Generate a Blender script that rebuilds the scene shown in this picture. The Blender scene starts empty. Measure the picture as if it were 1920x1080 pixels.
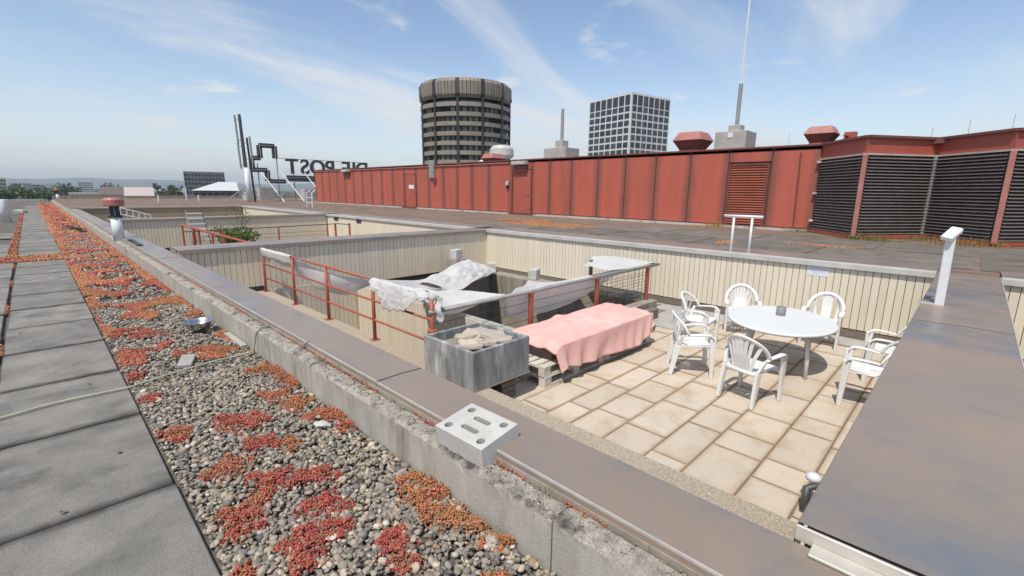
import bpy, bmesh, math, random
import numpy as np
from mathutils import Vector, Matrix, noise as mnoise
random.seed(7); rng = np.random.default_rng(7)
R = math.radians
scn = bpy.context.scene
# ------------------------------------------------------------------ camera
F_PX, YAW, PITCH, ROLL, CAMZ = 874.06, R(45.543), R(11.784), R(0.6546), 1.6
FW = Vector((math.sin(YAW)*math.cos(PITCH), math.cos(YAW)*math.cos(PITCH), -math.sin(PITCH)))
RT0 = Vector((math.cos(YAW), -math.sin(YAW), 0)); UP0 = RT0.cross(FW)
RT = RT0*math.cos(ROLL) + UP0*math.sin(ROLL); UP = UP0*math.cos(ROLL) - RT0*math.sin(ROLL)
cd = bpy.data.cameras.new("camera"); cam = bpy.data.objects.new("camera", cd)
scn.collection.objects.link(cam); scn.camera = cam
cd.sensor_width = 36; cd.lens = F_PX/1920*36; cd.clip_start = .05; cd.clip_end = 40000
m = Matrix((RT, UP, -FW)).transposed().to_4x4(); m.translation = (0, 0, CAMZ); cam.matrix_world = m
CO = Vector((0, 0, CAMZ))
def far(px, py, dist):                      # a direction read from the photograph, at a chosen real distance
    d = FW*F_PX + RT*(px-960) - UP*(py-540)
    return CO + d*(dist/math.hypot(d.x, d.y))
# ------------------------------------------------------------------ light
EL = R(60); SAZ = Vector((-.955, -.30, 0)).normalized()
TO_SUN = SAZ*math.cos(EL) + Vector((0, 0, math.sin(EL)))
w = bpy.data.worlds.new("World"); scn.world = w; w.use_nodes = True
nt = w.node_tree; nt.nodes.clear(); N = nt.nodes.new; L = nt.links.new
out = N('ShaderNodeOutputWorld'); bg = N('ShaderNodeBackground'); bg.inputs[1].default_value = .135
sky = N('ShaderNodeTexSky'); sky.sky_type = 'NISHITA'; sky.sun_disc = False
sky.sun_elevation = EL; sky.sun_rotation = math.atan2(SAZ.x, SAZ.y) % (2*math.pi)
sky.air_density = 1.0; sky.dust_density = .5; sky.ozone_density = .7; sky.altitude = 260
tc = N('ShaderNodeTexCoord'); sep = N('ShaderNodeSeparateXYZ'); L(tc.outputs['Generated'], sep.inputs[0])
def mth(op, a, b=None, clamp=False):
    n = N('ShaderNodeMath'); n.operation = op; n.use_clamp = clamp
    for i, v in enumerate((a, b)):
        if v is None: continue
        if isinstance(v, (int, float)): n.inputs[i].default_value = v
        else: L(v, n.inputs[i])
    return n.outputs[0]
dz = mth('ADD', mth('MAXIMUM', sep.outputs[2], 0.0), .16)
cmb = N('ShaderNodeCombineXYZ'); L(mth('DIVIDE', sep.outputs[0], dz), cmb.inputs[0]); L(mth('DIVIDE', sep.outputs[1], dz), cmb.inputs[1])
mp = N('ShaderNodeMapping'); mp.inputs['Rotation'].default_value = (0, 0, R(-62)); mp.inputs['Scale'].default_value = (.34, .95, 1); mp.inputs['Location'].default_value = (3.1, 1.9, 0)
L(cmb.outputs[0], mp.inputs[0])
n1 = N('ShaderNodeTexNoise'); n1.inputs['Scale'].default_value = 1.15; n1.inputs['Detail'].default_value = 9; n1.inputs['Roughness'].default_value = .58; n1.inputs['Distortion'].default_value = .5
L(mp.outputs[0], n1.inputs['Vector'])
mp2 = N('ShaderNodeMapping'); mp2.inputs['Scale'].default_value = (.9, .9, 1); mp2.inputs['Location'].default_value = (7.3, 2.2, 0); L(cmb.outputs[0], mp2.inputs[0])
n2 = N('ShaderNodeTexNoise'); n2.inputs['Scale'].default_value = 2.6; n2.inputs['Detail'].default_value = 8; n2.inputs['Roughness'].default_value = .55
L(mp2.outputs[0], n2.inputs['Vector'])
def mrange(v, a, b, c=0., d=1.):
    n = N('ShaderNodeMapRange'); n.interpolation_type = 'SMOOTHSTEP'; L(v, n.inputs[0])
    for i, q in enumerate((a, b, c, d)): n.inputs[i+1].default_value = q
    return n.outputs[0]
cl = mth('MAXIMUM', mrange(n1.outputs[0], .45, .70, 0, .85), mrange(n2.outputs[0], .56, .74, 0, .85))
veil = mrange(sep.outputs[2], .0, .30, .42, .0)
fac = mth('MINIMUM', mth('ADD', cl, veil), .9)
mx = N('ShaderNodeMix'); mx.data_type = 'RGBA'; L(fac, mx.inputs[0]); L(sky.outputs[0], mx.inputs[6]); mx.inputs[7].default_value = (5.1, 5.25, 5.4, 1)
L(mx.outputs[2], bg.inputs[0]); L(bg.outputs[0], out.inputs[0])
sd = bpy.data.lights.new("sun", 'SUN'); sd.energy = 3.5; sd.angle = R(.6); sd.color = (1, .94, .84)
sun = bpy.data.objects.new("sun", sd); scn.collection.objects.link(sun)
sun.rotation_euler = (-TO_SUN).to_track_quat('-Z', 'Y').to_euler(); sun.location = (0, 0, 30)
vs = scn.view_settings; vs.view_transform = 'Standard'; vs.look = 'None'; vs.exposure = .26; vs.gamma = 1
scn.render.engine = 'CYCLES'; scn.render.resolution_x = 1024; scn.render.resolution_y = 576
# ------------------------------------------------------------------ helpers
COL = scn.collection
class MB:
    def __init__(s): s.v = []; s.f = []
    def add(s, vs, fs):
        b = len(s.v); s.v += [tuple(q) for q in vs]; s.f += [tuple(i+b for i in f) for f in fs]; return s
    def box(s, x0, y0, z0, x1, y1, z1):
        return s.add([(x0,y0,z0),(x1,y0,z0),(x1,y1,z0),(x0,y1,z0),(x0,y0,z1),(x1,y0,z1),(x1,y1,z1),(x0,y1,z1)],
                     [(0,3,2,1),(4,5,6,7),(0,1,5,4),(1,2,6,5),(2,3,7,6),(3,0,4,7)])
    def obox(s, c, ux, uy, sx, sy, z0, z1):       # box on a rotated footprint
        c = Vector((c[0], c[1], 0)); ux = Vector((ux[0], ux[1], 0)); uy = Vector((uy[0], uy[1], 0))
        p = [c+ux*a*sx/2+uy*b*sy/2 for a, b in ((-1,-1),(1,-1),(1,1),(-1,1))]
        return s.prism([(q.x, q.y) for q in p], z0, z1)
    def prism(s, poly, z0, z1):
        n = len(poly)
        vs = [(x, y, z0) for x, y in poly] + [(x, y, z1) for x, y in poly]
        fs = [tuple(range(n-1, -1, -1)), tuple(range(n, 2*n))] + [(i, (i+1) % n, n+(i+1) % n, n+i) for i in range(n)]
        return s.add(vs, fs)
    def tube(s, pts, r, n=8, flat=1., up=None):
        pts = [Vector(p) for p in pts]; k = len(pts)
        rs = r if isinstance(r, (list, tuple)) else [r]*k
        vs = []; prev = None
        for i, p in enumerate(pts):
            t = (pts[min(i+1, k-1)]-pts[max(i-1, 0)]).normalized()
            if prev is None:
                a = Vector(up) if up else (Vector((0, 0, 1)) if abs(t.z) < .9 else Vector((1, 0, 0)))
            else: a = prev
            a = (a-t*a.dot(t)).normalized(); prev = a; b = t.cross(a)
            for j in range(n):
                q = 2*math.pi*j/n; vs.append(p+a*(math.cos(q)*rs[i]*flat)+b*(math.sin(q)*rs[i]))
        fs = [(i*n+j, i*n+(j+1) % n, (i+1)*n+(j+1) % n, (i+1)*n+j) for i in range(k-1) for j in range(n)]
        fs += [tuple(range(n-1, -1, -1)), tuple(range((k-1)*n, k*n))]
        return s.add(vs, fs)
    def bar(s, a, b, wa, ta, wb=None, tb=None, side=(0, 1, 0)):   # tapered rectangular bar
        a = Vector(a); b = Vector(b); wb = wb or wa; tb = tb or ta
        t = (b-a).normalized(); u = Vector(side); u = (u-t*u.dot(t)).normalized(); v = t.cross(u)
        vs = []
        for p, W, T in ((a, wa, ta), (b, wb, tb)):
            for i, j in ((-1,-1),(1,-1),(1,1),(-1,1)): vs.append(p+u*(i*W/2)+v*(j*T/2))
        return s.add(vs, [(0,3,2,1),(4,5,6,7),(0,1,5,4),(1,2,6,5),(2,3,7,6),(3,0,4,7)])
    def lathe(s, prof, n=24, c=(0, 0), sx=1., sy=1., cap=True):
        vs = [(c[0]+r*sx*math.cos(2*math.pi*j/n), c[1]+r*sy*math.sin(2*math.pi*j/n), z) for r, z in prof for j in range(n)]
        k = len(prof)
        fs = [(i*n+j, i*n+(j+1) % n, (i+1)*n+(j+1) % n, (i+1)*n+j) for i in range(k-1) for j in range(n)]
        if cap: fs += [tuple(range(n-1, -1, -1)), tuple(range((k-1)*n, k*n))]
        return s.add(vs, fs)
    def grid(s, fn, nu, nv, skip=None):
        vs = [fn(i/nu, j/nv) for i in range(nu+1) for j in range(nv+1)]
        fs = [(i*(nv+1)+j, (i+1)*(nv+1)+j, (i+1)*(nv+1)+j+1, i*(nv+1)+j+1) for i in range(nu) for j in range(nv) if not (skip and skip(i, j))]
        return s.add(vs, fs)
    def mesh(s, name, mat=None, smooth=False, bevel=0, fix=True):
        me = bpy.data.meshes.new(name); me.from_pydata(s.v, [], s.f)
        if bevel or fix:
            bm = bmesh.new(); bm.from_mesh(me)
            if bevel: bmesh.ops.bevel(bm, geom=[e for e in bm.edges if e.calc_face_angle(0) > .5], offset=bevel, segments=1, affect='EDGES', clamp_overlap=True)
            bmesh.ops.recalc_face_normals(bm, faces=bm.faces); bm.to_mesh(me); bm.free()
        if smooth: me.shade_smooth() if smooth is True else me.shade_smooth()
        if mat: me.materials.append(mat)
        me.update(); return me
    def build(s, name, mat, parent=None, smooth=False, bevel=0, loc=None, fix=True, solid=0, auto=None):
        me = s.mesh(name, mat, smooth, bevel, fix)
        o = put(name, me, parent, loc)
        if solid:
            md = o.modifiers.new("thick", 'SOLIDIFY'); md.thickness = solid; md.offset = 0
        return o
def put(name, me, parent=None, loc=None, rz=0):
    o = bpy.data.objects.new(name, me); COL.objects.link(o)
    if parent: o.parent = parent
    if loc: o.location = loc
    if rz: o.rotation_euler.z = rz
    return o
def tag(o, label, cat, group=None):
    o['label'] = label; o['category'] = cat
    if group: o['group'] = group
    return o
def thing(name, label, cat, loc=(0, 0, 0), rz=0, group=None):
    o = bpy.data.objects.new(name, None); COL.objects.link(o); o.location = loc; o.rotation_euler.z = rz; o.empty_display_size = .2
    return tag(o, label, cat, group)
def kind(o, k): o['kind'] = k; return o
def copy_tree(o, parent=None):
    c = o.copy(); COL.objects.link(c); c.parent = parent
    for ch in o.children: copy_tree(ch, c)
    return c
def nz(x, y, z=0.): return mnoise.noise(Vector((x, y, z)))
# ------------------------------------------------------------------ materials
def pm(name, c1, c2=None, scale=3., rough=.7, metal=0., rv=0., bump=0., bscale=80., speck=0., sscale=150., stain=None, stscale=1.2, stlo=.55, sthi=.7,
       r2=None, stretch=None, spec=.5, trans=0., vcol=None, clear=0.):
    mt = bpy.data.materials.new(name); mt.use_nodes = True; t = mt.node_tree; t.nodes.clear()
    A = t.nodes.new; K = t.links.new
    o = A('ShaderNodeOutputMaterial'); b = A('ShaderNodeBsdfPrincipled'); K(b.outputs[0], o.inputs[0])
    geo = A('ShaderNodeNewGeometry'); pos = geo.outputs['Position']
    if stretch:
        mm = A('ShaderNodeMapping'); mm.inputs['Scale'].default_value = stretch; K(pos, mm.inputs[0]); spos = mm.outputs[0]
    else: spos = pos
    def noise(sc, det=6, ro=.6, p=None):
        n = A('ShaderNodeTexNoise'); n.inputs['Scale'].default_value = sc; n.inputs['Detail'].default_value = det; n.inputs['Roughness'].default_value = ro
        K(p or pos, n.inputs['Vector']); return n.outputs[0]
    def rng_(v, a, c, x=0., y=1.):
        n = A('ShaderNodeMapRange'); K(v, n.inputs[0])
        for i, q in enumerate((a, c, x, y)): n.inputs[i+1].default_value = q
        return n.outputs[0]
    def mix(f, a, c, mode='MIX'):
        n = A('ShaderNodeMix'); n.data_type = 'RGBA'; n.blend_type = mode
        for i, v in ((0, f), (6, a), (7, c)):
            if isinstance(v, float): n.inputs[i].default_value = v
            elif isinstance(v, tuple): n.inputs[i].default_value = (*v, 1)
            else: K(v, n.inputs[i])
        return n.outputs[2]
    c2 = c2 or tuple(q*.75 for q in c1)
    if vcol:
        at = A('ShaderNodeAttribute'); at.attribute_name = vcol; col = mix(rng_(noise(scale), .3, .7, 0., .35), at.outputs['Color'], c2)
    else: col = mix(rng_(noise(scale, p=spos), .32, .68), c1, c2)
    if speck: col = mix(1., col, mix(rng_(noise(sscale, 3, .7), .3, .7), tuple([1-speck]*3), tuple([1+speck]*3)), 'MULTIPLY')
    if stain: col = mix(rng_(noise(stscale, 8, .65, spos), stlo, sthi), col, stain)
    if rv:
        oi = A('ShaderNodeObjectInfo'); v = rng_(oi.outputs['Random'], 0, 1, 1-rv, 1+rv)
        cc = A('ShaderNodeCombineXYZ'); [K(v, cc.inputs[i]) for i in range(3)]; col = mix(1., col, cc.outputs[0], 'MULTIPLY')
    K(col, b.inputs['Base Color'])
    b.inputs['Metallic'].default_value = metal; b.inputs['Specular IOR Level'].default_value = spec
    if r2 is not None: K(rng_(noise(scale*1.7, p=spos), .3, .7, rough, r2), b.inputs['Roughness'])
    else: b.inputs['Roughness'].default_value = rough
    if bump:
        bn = A('ShaderNodeBump'); bn.inputs['Strength'].default_value = bump; bn.inputs['Distance'].default_value = .01
        K(noise(bscale, 8, .65), bn.inputs['Height']); K(bn.outputs[0], b.inputs['Normal'])
    if trans:
        tr = A('ShaderNodeBsdfTranslucent'); K(col, tr.inputs[0]); ms = A('ShaderNodeMixShader'); ms.inputs[0].default_value = trans
        K(b.outputs[0], ms.inputs[1]); K(tr.outputs[0], ms.inputs[2]); K(ms.outputs[0], o.inputs[0])
        if clear:
            tp_ = A('ShaderNodeBsdfTransparent'); m2 = A('ShaderNodeMixShader'); m2.inputs[0].default_value = clear; K(ms.outputs[0], m2.inputs[1]); K(tp_.outputs[0], m2.inputs[2]); K(m2.outputs[0], o.inputs[0])
    return mt
M = {}
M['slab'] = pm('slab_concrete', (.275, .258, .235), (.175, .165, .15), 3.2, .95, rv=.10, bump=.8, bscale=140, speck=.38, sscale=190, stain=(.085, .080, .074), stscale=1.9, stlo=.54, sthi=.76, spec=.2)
M['deck'] = pm('gravel_base', (.16, .14, .12), (.09, .08, .07), 30, .95, bump=1., bscale=60, speck=.5, sscale=60)
M['kerb'] = pm('kerb_concrete', (.47, .44, .385), (.34, .315, .27), 3.5, .95, spec=.2, bump=.45, bscale=110, speck=.25, sscale=180, stain=(.2, .18, .15), stscale=2.0, stlo=.53, sthi=.72, stretch=(1, 1.6, .5))
M['crust'] = pm('weathered_crust', (.46, .42, .36), (.24, .215, .185), 16, .95, bump=1., bscale=90, speck=.4, sscale=140, stain=(.07, .062, .055), stscale=6, stlo=.52, sthi=.66)
M['coping'] = pm('brown_sheet_metal', (.385, .285, .215), (.30, .25, .21), 1.1, .27, .35, r2=.5, stain=(.20, .215, .235), stscale=1.2, stlo=.50, sthi=.70, bump=.06, bscale=3, spec=.5, stretch=(1.3, .8, 1))  # blue-grey stain also paints the sky's bluish sheen into the metal
M['edge'] = pm('bright_metal_edge', (.60, .555, .50), (.46, .42, .375), 5, .42, .25)
M['agg'] = pm('exposed_aggregate', (.52, .44, .34), (.33, .275, .205), 90, .9, bump=1., bscale=140, speck=.55, sscale=110, stain=(.5, .45, .36), stscale=2, stlo=.6, sthi=.75)
M['board'] = pm('cream_board', (.74, .655, .52), (.68, .60, .475), 1.5, .6, rv=.04, bump=.08, bscale=40, stretch=(2, 2, .4))
M['boardshade'] = pm('shaded_board', (.36, .29, .2), (.3, .24, .17), 1.5, .6, rv=.05)  # cream board darkened: shade put into the colour for the farthest court
M['dark'] = pm('dark_recess', (.05, .042, .036), (.035, .03, .026), 4, .9)
M['tile'] = pm('patio_tile', (.58, .49, .385), (.51, .445, .365), 2.3, .85, rv=.07, bump=.3, bscale=160, speck=.16, sscale=220, stain=(.42, .31, .205), stscale=2.2, stlo=.50, sthi=.74)
M['joint'] = pm('tile_joint', (.27, .19, .12), (.18, .13, .085), 8, .95)
M['gconc'] = pm('grey_concrete', (.42, .41, .385), (.33, .32, .30), 3, .9, bump=.4, speck=.15)
M['bconc'] = pm('brown_concrete', (.36, .315, .26), (.245, .21, .175), 2.2, .9, bump=.4, stretch=(3, 3, .5), stain=(.15, .125, .105), stscale=3)
M['roof'] = pm('roof_felt', (.25, .18, .14), (.15, .112, .09), 1.4, .95, spec=.12, bump=.7, bscale=40, speck=.25, sscale=40, stain=(.19, .175, .155), stscale=1.3, stlo=.55, sthi=.7, stretch=(1.5, .45, 1))
M['felt'] = pm('grey_felt_sheet', (.21, .185, .16), (.135, .115, .098), 2.0, .95, spec=.12, rv=.12, bump=.6, bscale=50, stain=(.19, .12, .08), stscale=2.2, stlo=.6, sthi=.75)
M['redrail'] = pm('red_paint', (.42, .105, .065), (.34, .085, .055), 9, .5, bump=.1, stain=(.2, .07, .05), stscale=12, stlo=.62, sthi=.75)
M['redplain'] = pm('red_cladding', (.41, .098, .062), (.355, .085, .055), 1.2, .55, stain=(.24, .075, .058), stscale=1.0, stlo=.6, sthi=.8)
M['reddark'] = pm('dark_red_trim', (.2, .062, .05), (.13, .05, .042), 3, .55)
M['redfade'] = pm('faded_red', (.45, .19, .16), (.34, .125, .1), 4, .5)
M['cloth'] = pm('white_cloth', (.8, .785, .77), (.72, .7, .68), 4, .9, trans=.35, bump=.15, bscale=200)
M['thin'] = pm('thin_grey_cloth', (.80, .775, .755), (.72, .70, .68), 4, .9, trans=.32, clear=.12, bump=.15, bscale=200)
M['pink'] = pm('pink_cloth', (.86, .555, .505), (.82, .46, .41), 1.6, .9, trans=.12, bump=.15, bscale=250)
M['white'] = pm('white_plastic', (.75, .745, .73), (.70, .695, .675), 4, .38, bump=.02, bscale=20)
M['wtable'] = pm('table_plastic', (.69, .70, .69), (.65, .66, .65), 2, .42)
M['wmetal'] = pm('white_painted_metal', (.72, .74, .76), (.62, .64, .67), 6, .45, stain=(.42, .38, .33), stscale=5, stlo=.64, sthi=.75)
M['grey'] = pm('grey_metal', (.34, .34, .335), (.26, .26, .255), 5, .55, .15)
M['dgrey'] = pm('dark_grey_metal', (.085, .085, .088), (.06, .06, .064), 5, .5, .2)
M['steel'] = pm('stainless', (.60, .60, .62), (.5, .5, .52), 4, .22, 1.)
M['galv'] = pm('galvanised', (.56, .55, .52), (.45, .44, .415), 3, .6, .1)
M['black'] = pm('black_plastic', (.02, .02, .022), (.03, .03, .03), 4, .5)
M['wood'] = pm('pale_pallet_wood', (.66, .61, .56), (.52, .47, .42), 3, .85, rv=.12, bump=.4, bscale=60, stretch=(.6, 8, 8))
M['wooddk'] = pm('weathered_timber', (.22, .18, .15), (.15, .12, .1), 5, .9, bump=.4, stretch=(1, 1, 6))
M['planter'] = pm('stained_fibre_cement', (.34, .345, .35), (.13, .135, .14), 3.5, .9, bump=.4, bscale=80, stretch=(2.2, 2.2, .55), stain=(.58, .58, .57), stscale=2.0, stlo=.52, sthi=.72)
M['rubble'] = pm('broken_stone', (.52, .46, .375), (.42, .365, .295), 9, .9, rv=.1, bump=.5)
M['block'] = pm('pale_concrete_block', (.56, .545, .51), (.45, .435, .405), 5, .92, bump=.35, bscale=120, speck=.12)
M['hose'] = pm('pale_green_hose', (.42, .42, .30), (.34, .35, .25), 12, .5)
M['louvre'] = pm('brown_louvre', (.17, .145, .135), (.13, .11, .105), 4, .5, .1)
M['louvred'] = pm('red_louvre', (.36, .095, .05), (.28, .075, .04), 4, .5)
M['flash'] = pm('pale_flashing', (.55, .54, .51), (.38, .36, .33), 5, .6, bump=.3, stain=(.16, .14, .12), stscale=3, stlo=.56, sthi=.66)
M['paper'] = pm('paper', (.72, .73, .76), (.68, .69, .72), 5, .8)
M['ink'] = pm('faint_print', (.42, .45, .55), (.36, .4, .5), 5, .8)
M['bronze'] = pm('bronze_panel', (.32, .265, .21), (.24, .20, .16), .35, .45, .3, rv=.12)
M['bronzel'] = pm('light_bronze_band', (.33, .285, .24), (.27, .235, .2), .4, .5, .2, rv=.08)
M['bronzed'] = pm('dark_bronze', (.06, .05, .045), (.045, .04, .036), .5, .4, .3)
M['tglass'] = pm('tower_glass', (.035, .033, .032), (.06, .054, .048), .8, .12, .0, rv=.2, stretch=(1, 1, .2))
M['blind'] = pm('window_blind', (.20, .175, .15), (.13, .115, .1), 1, .7, rv=.35)
M['wgrid'] = pm('white_facade', (.70, .70, .69), (.63, .63, .62), .4, .6)
M['dglass'] = pm('dark_glass', (.028, .032, .04), (.045, .05, .058), .6, .08, rv=.5)
M['ground'] = pm('far_ground', (.10, .105, .06), (.19, .165, .14), .02, .95, stain=(.05, .075, .035), stscale=.012, stlo=.45, sthi=.55)
M['hill'] = pm('wooded_hill', (.06, .085, .075), (.085, .105, .085), .004, .95)
M['leaf'] = pm('foliage', (.085, .125, .05), (.05, .085, .03), .6, .7, trans=.2)
M['bushl'] = pm('bright_foliage', (.17, .23, .05), (.09, .14, .03), 3, .7, trans=.3)
M['bark'] = pm('bark', (.09, .07, .05), None, 5, .9)
M['pebble'] = pm('pebbles', (.3, .28, .25), (.2, .19, .17), 90, .72, vcol='pc', bump=.1)
M['sedum'] = pm('sedum_leaves', (.4, .08, .06), (.2, .1, .03), 60, .6, vcol='pc')
def panel_mat():                           # red sheet with weathered, dirty margins along its seams
    mt = pm('red_panel', (.46, .11, .07), (.40, .094, .06), 1.1, .52, rv=.035, stain=(.27, .076, .054), stscale=.9, stlo=.52, sthi=.8, stretch=(1, 2.2, .35))
    t = mt.node_tree; A = t.nodes.new; K = t.links.new
    b = next(n for n in t.nodes if n.type == 'BSDF_PRINCIPLED'); src = b.inputs['Base Color'].links[0].from_socket
    tcn = A('ShaderNodeTexCoord'); sp = A('ShaderNodeSeparateXYZ'); K(tcn.outputs['Generated'], sp.inputs[0])
    def mm(op, a, c):
        n = A('ShaderNodeMath'); n.operation = op
        for i, v in enumerate((a, c)):
            if isinstance(v, (int, float)): n.inputs[i].default_value = v
            else: K(v, n.inputs[i])
        return n.outputs[0]
    g = A('ShaderNodeNewGeometry'); no = A('ShaderNodeTexNoise'); no.inputs['Scale'].default_value = 1.3; no.inputs['Detail'].default_value = 7; K(g.outputs['Position'], no.inputs['Vector'])
    d = mm('SUBTRACT', .5, mm('ABSOLUTE', mm('SUBTRACT', sp.outputs[1], .5), 0))      # distance to the nearer seam
    d = mm('ADD', d, mm('MULTIPLY', mm('SUBTRACT', no.outputs[0], .5), .10))
    ds = mm('ADD', d, mm('MULTIPLY', sp.outputs[2], .025))
    r = A('ShaderNodeMapRange'); K(ds, r.inputs[0]); r.inputs[1].default_value = .03; r.inputs[2].default_value = .21; r.inputs[3].default_value = .88; r.inputs[4].default_value = 0
    x = A('ShaderNodeMix'); x.data_type = 'RGBA'; K(r.outputs[0], x.inputs[0]); K(src, x.inputs[6]); x.inputs[7].default_value = (.185, .072, .056, 1)
    K(x.outputs[2], b.inputs['Base Color']); return mt
M['panel'] = panel_mat()
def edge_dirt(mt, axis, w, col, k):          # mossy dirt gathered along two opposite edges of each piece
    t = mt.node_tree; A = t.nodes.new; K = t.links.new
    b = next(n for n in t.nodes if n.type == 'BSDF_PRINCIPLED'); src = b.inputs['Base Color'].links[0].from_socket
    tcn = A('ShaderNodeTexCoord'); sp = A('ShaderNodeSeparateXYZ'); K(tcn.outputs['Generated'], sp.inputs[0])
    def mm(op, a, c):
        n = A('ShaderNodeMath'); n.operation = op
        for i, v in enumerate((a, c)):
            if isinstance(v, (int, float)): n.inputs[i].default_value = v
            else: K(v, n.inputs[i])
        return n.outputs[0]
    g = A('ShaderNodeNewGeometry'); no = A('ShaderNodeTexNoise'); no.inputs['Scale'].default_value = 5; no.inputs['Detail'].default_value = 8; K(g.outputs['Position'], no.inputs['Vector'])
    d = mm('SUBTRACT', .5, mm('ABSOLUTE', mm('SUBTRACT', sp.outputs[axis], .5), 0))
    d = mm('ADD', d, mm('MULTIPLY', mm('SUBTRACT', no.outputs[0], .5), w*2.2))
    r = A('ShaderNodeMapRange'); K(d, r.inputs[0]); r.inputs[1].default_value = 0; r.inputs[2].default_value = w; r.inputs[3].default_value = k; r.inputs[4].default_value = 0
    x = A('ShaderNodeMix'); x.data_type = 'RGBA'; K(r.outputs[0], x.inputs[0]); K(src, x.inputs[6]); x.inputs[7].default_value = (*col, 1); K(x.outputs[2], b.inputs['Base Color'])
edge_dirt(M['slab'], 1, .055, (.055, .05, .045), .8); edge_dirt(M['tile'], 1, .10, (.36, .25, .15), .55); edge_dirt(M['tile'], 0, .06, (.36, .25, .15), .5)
# ------------------------------------------------------------------ levels (metres)
ZC, ZC2, ZF, ZL, ZR = .30, .365, -.966, -.66, .35      # near coping, cross copings, patio, ledge, upper roof
XK, XI, XW, XR = 1.36, 1.87, 10.2, 18.4                # kerb face, pit inner face, far pit wall, red plant house
YC = [(-.42, .31), (11.2, 11.95), (22.92, 23.7), (36.2, 37.0)]   # cross walls
# ================================================================== SETTING
g = MB().grid(lambda u, v: (-16000+32000*u, -16000+32000*v, -27), 8, 8).build('terrain', M['ground']); kind(g, 'structure')
hb = MB()
def hillz(a, r): return -27 + (r-6500)/3500*(125+55*nz(a*5, 1.)+35*nz(a*13, 4.)+14*nz(a*40, 9.))
hb.grid(lambda u, v: (lambda a, r: (r*math.sin(a), r*math.cos(a), hillz(a, r)-(1 if v == 0 else 0)))(R(-40)+R(150)*u, 6500+3500*v), 160, 3)
kind(hb.build('hills', M['hill'], smooth=True), 'structure')
# building body under the roof (outer walls only)
bb = MB()
bb.box(-30, -12, -27, 48, -11.7, -.06); bb.box(-30, 73.7, -27, 48, 74, -.06); bb.box(-30, -11.7, -27, -29.7, 73.7, -.06); bb.box(47.7, -11.7, -27, 48, 73.7, -.06)
tag(bb.build('building_wall', M['gconc']), 'grey concrete outer walls of the building beneath the roof terrace', 'building')
# lower roof deck with walkway and gravel
kind(MB().box(-30, -11.7, -.25, XK+.02, 73.7, -.055).build('roof_deck', M['deck']), 'structure')
ur = MB()
ur.box(XW+.13, -11.7, -.2, 47.7, 64.5, ZR-.012)
ur.box(XK+.16, 37.05, -.2, XW+.13, 64.5, ZR-.012)
kind(ur.build('upper_roof', M['roof']), 'structure')
pf = MB().box(XI, -4.0, ZF-.4, XW, YC[0][0]+.02, ZF-.012)
pf.box(XI, YC[1][1]-.02, ZF-.4, XW, YC[2][0]+.02, ZF-.012); pf.box(XI, YC[2][1]-.02, ZF-.4, XW, YC[3][0]+.02, ZF-.012)
pf.box(XI, YC[0][1]-.02, ZF-.4, XW, 4.6, ZF-.007); pf.box(9.1, 4.6, ZF-.4, XW, YC[1][0]+.02, ZF-.012); pf.box(5.75, 9.75, ZF-.4, 9.1, YC[1][0]+.02, ZF-.012)
patio = kind(pf.build('patio_floor', M['joint']), 'structure')
# ---- patio tiles, one by one
tcache = {}
def tile_mesh(lx, ly):
    k = (round(lx, 3), round(ly, 3))
    if k not in tcache:
        tcache[k] = MB().box(0, 0, -.02, k[0], k[1], .0).mesh('tile', M['tile'], bevel=.004)
    return tcache[k]
rows = [.33, .71, 1.13, 1.615, 2.0, 2.48, 2.92, 3.27, 3.70, 4.13, 4.57]
offs = [4.0, 4.36, 3.82, 4.33, 3.80, 4.29, 4.61, 4.0, 4.4, 4.2]
for r in range(len(rows)-1):
    x = offs[r]-.85
    xs = [3.5, x] if x > 3.62 else [3.5]
    if x <= 3.5: xs = [x]
    x = xs[-1]
    while x < 9.5:
        x += random.choice((.85, .85, .85, .62, .43)); xs.append(min(x, 9.62))
    xs[0] = 3.47
    for a, b in zip(xs, xs[1:]):
        if b-a < .06: continue
        t = put('tile', tile_mesh(b-a-.028, rows[r+1]-rows[r]-.02), patio, (a+.014+random.uniform(-.004, .004), rows[r]+.010, ZF+random.uniform(-.003, .003)))
# grey screed strip along the wall and wet-looking grey sheets by the light well
sc = MB().box(9.625, .33, ZF-.02, XW-.02, 11.1, ZF-.004).build('screed_strip', M['gconc'], patio)
gs = kind(MB().box(0, 0, 0, 1, 1, .006).build('walkway', M['deck']), 'structure') if False else None
# ---- walkway slabs
way = kind(MB().box(-1.75, -2.2, -.052, .35, 60, -.048).build('walkway', M['deck']), 'structure')
SW, SL = .742, 1.158
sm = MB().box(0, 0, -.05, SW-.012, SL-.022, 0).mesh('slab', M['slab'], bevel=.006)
def slabs(x0, ys, n, skip=()):
    y = ys
    for i in range(n):
        if not (14.2 < y+.3 < 15.2):
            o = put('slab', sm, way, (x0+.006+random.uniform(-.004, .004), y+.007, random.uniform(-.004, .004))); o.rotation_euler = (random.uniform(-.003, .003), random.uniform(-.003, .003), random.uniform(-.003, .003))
        y += SL
slabs(-.392, 2.945-SL*4, 14); slabs(-.392, 15.45, 34)
slabs(-.392-.035-SW, 2.75-SL*2, 12); slabs(-.392-.16-SW, 15.5, 3); slabs(-.392-.16-SW, 21, 2)
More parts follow.
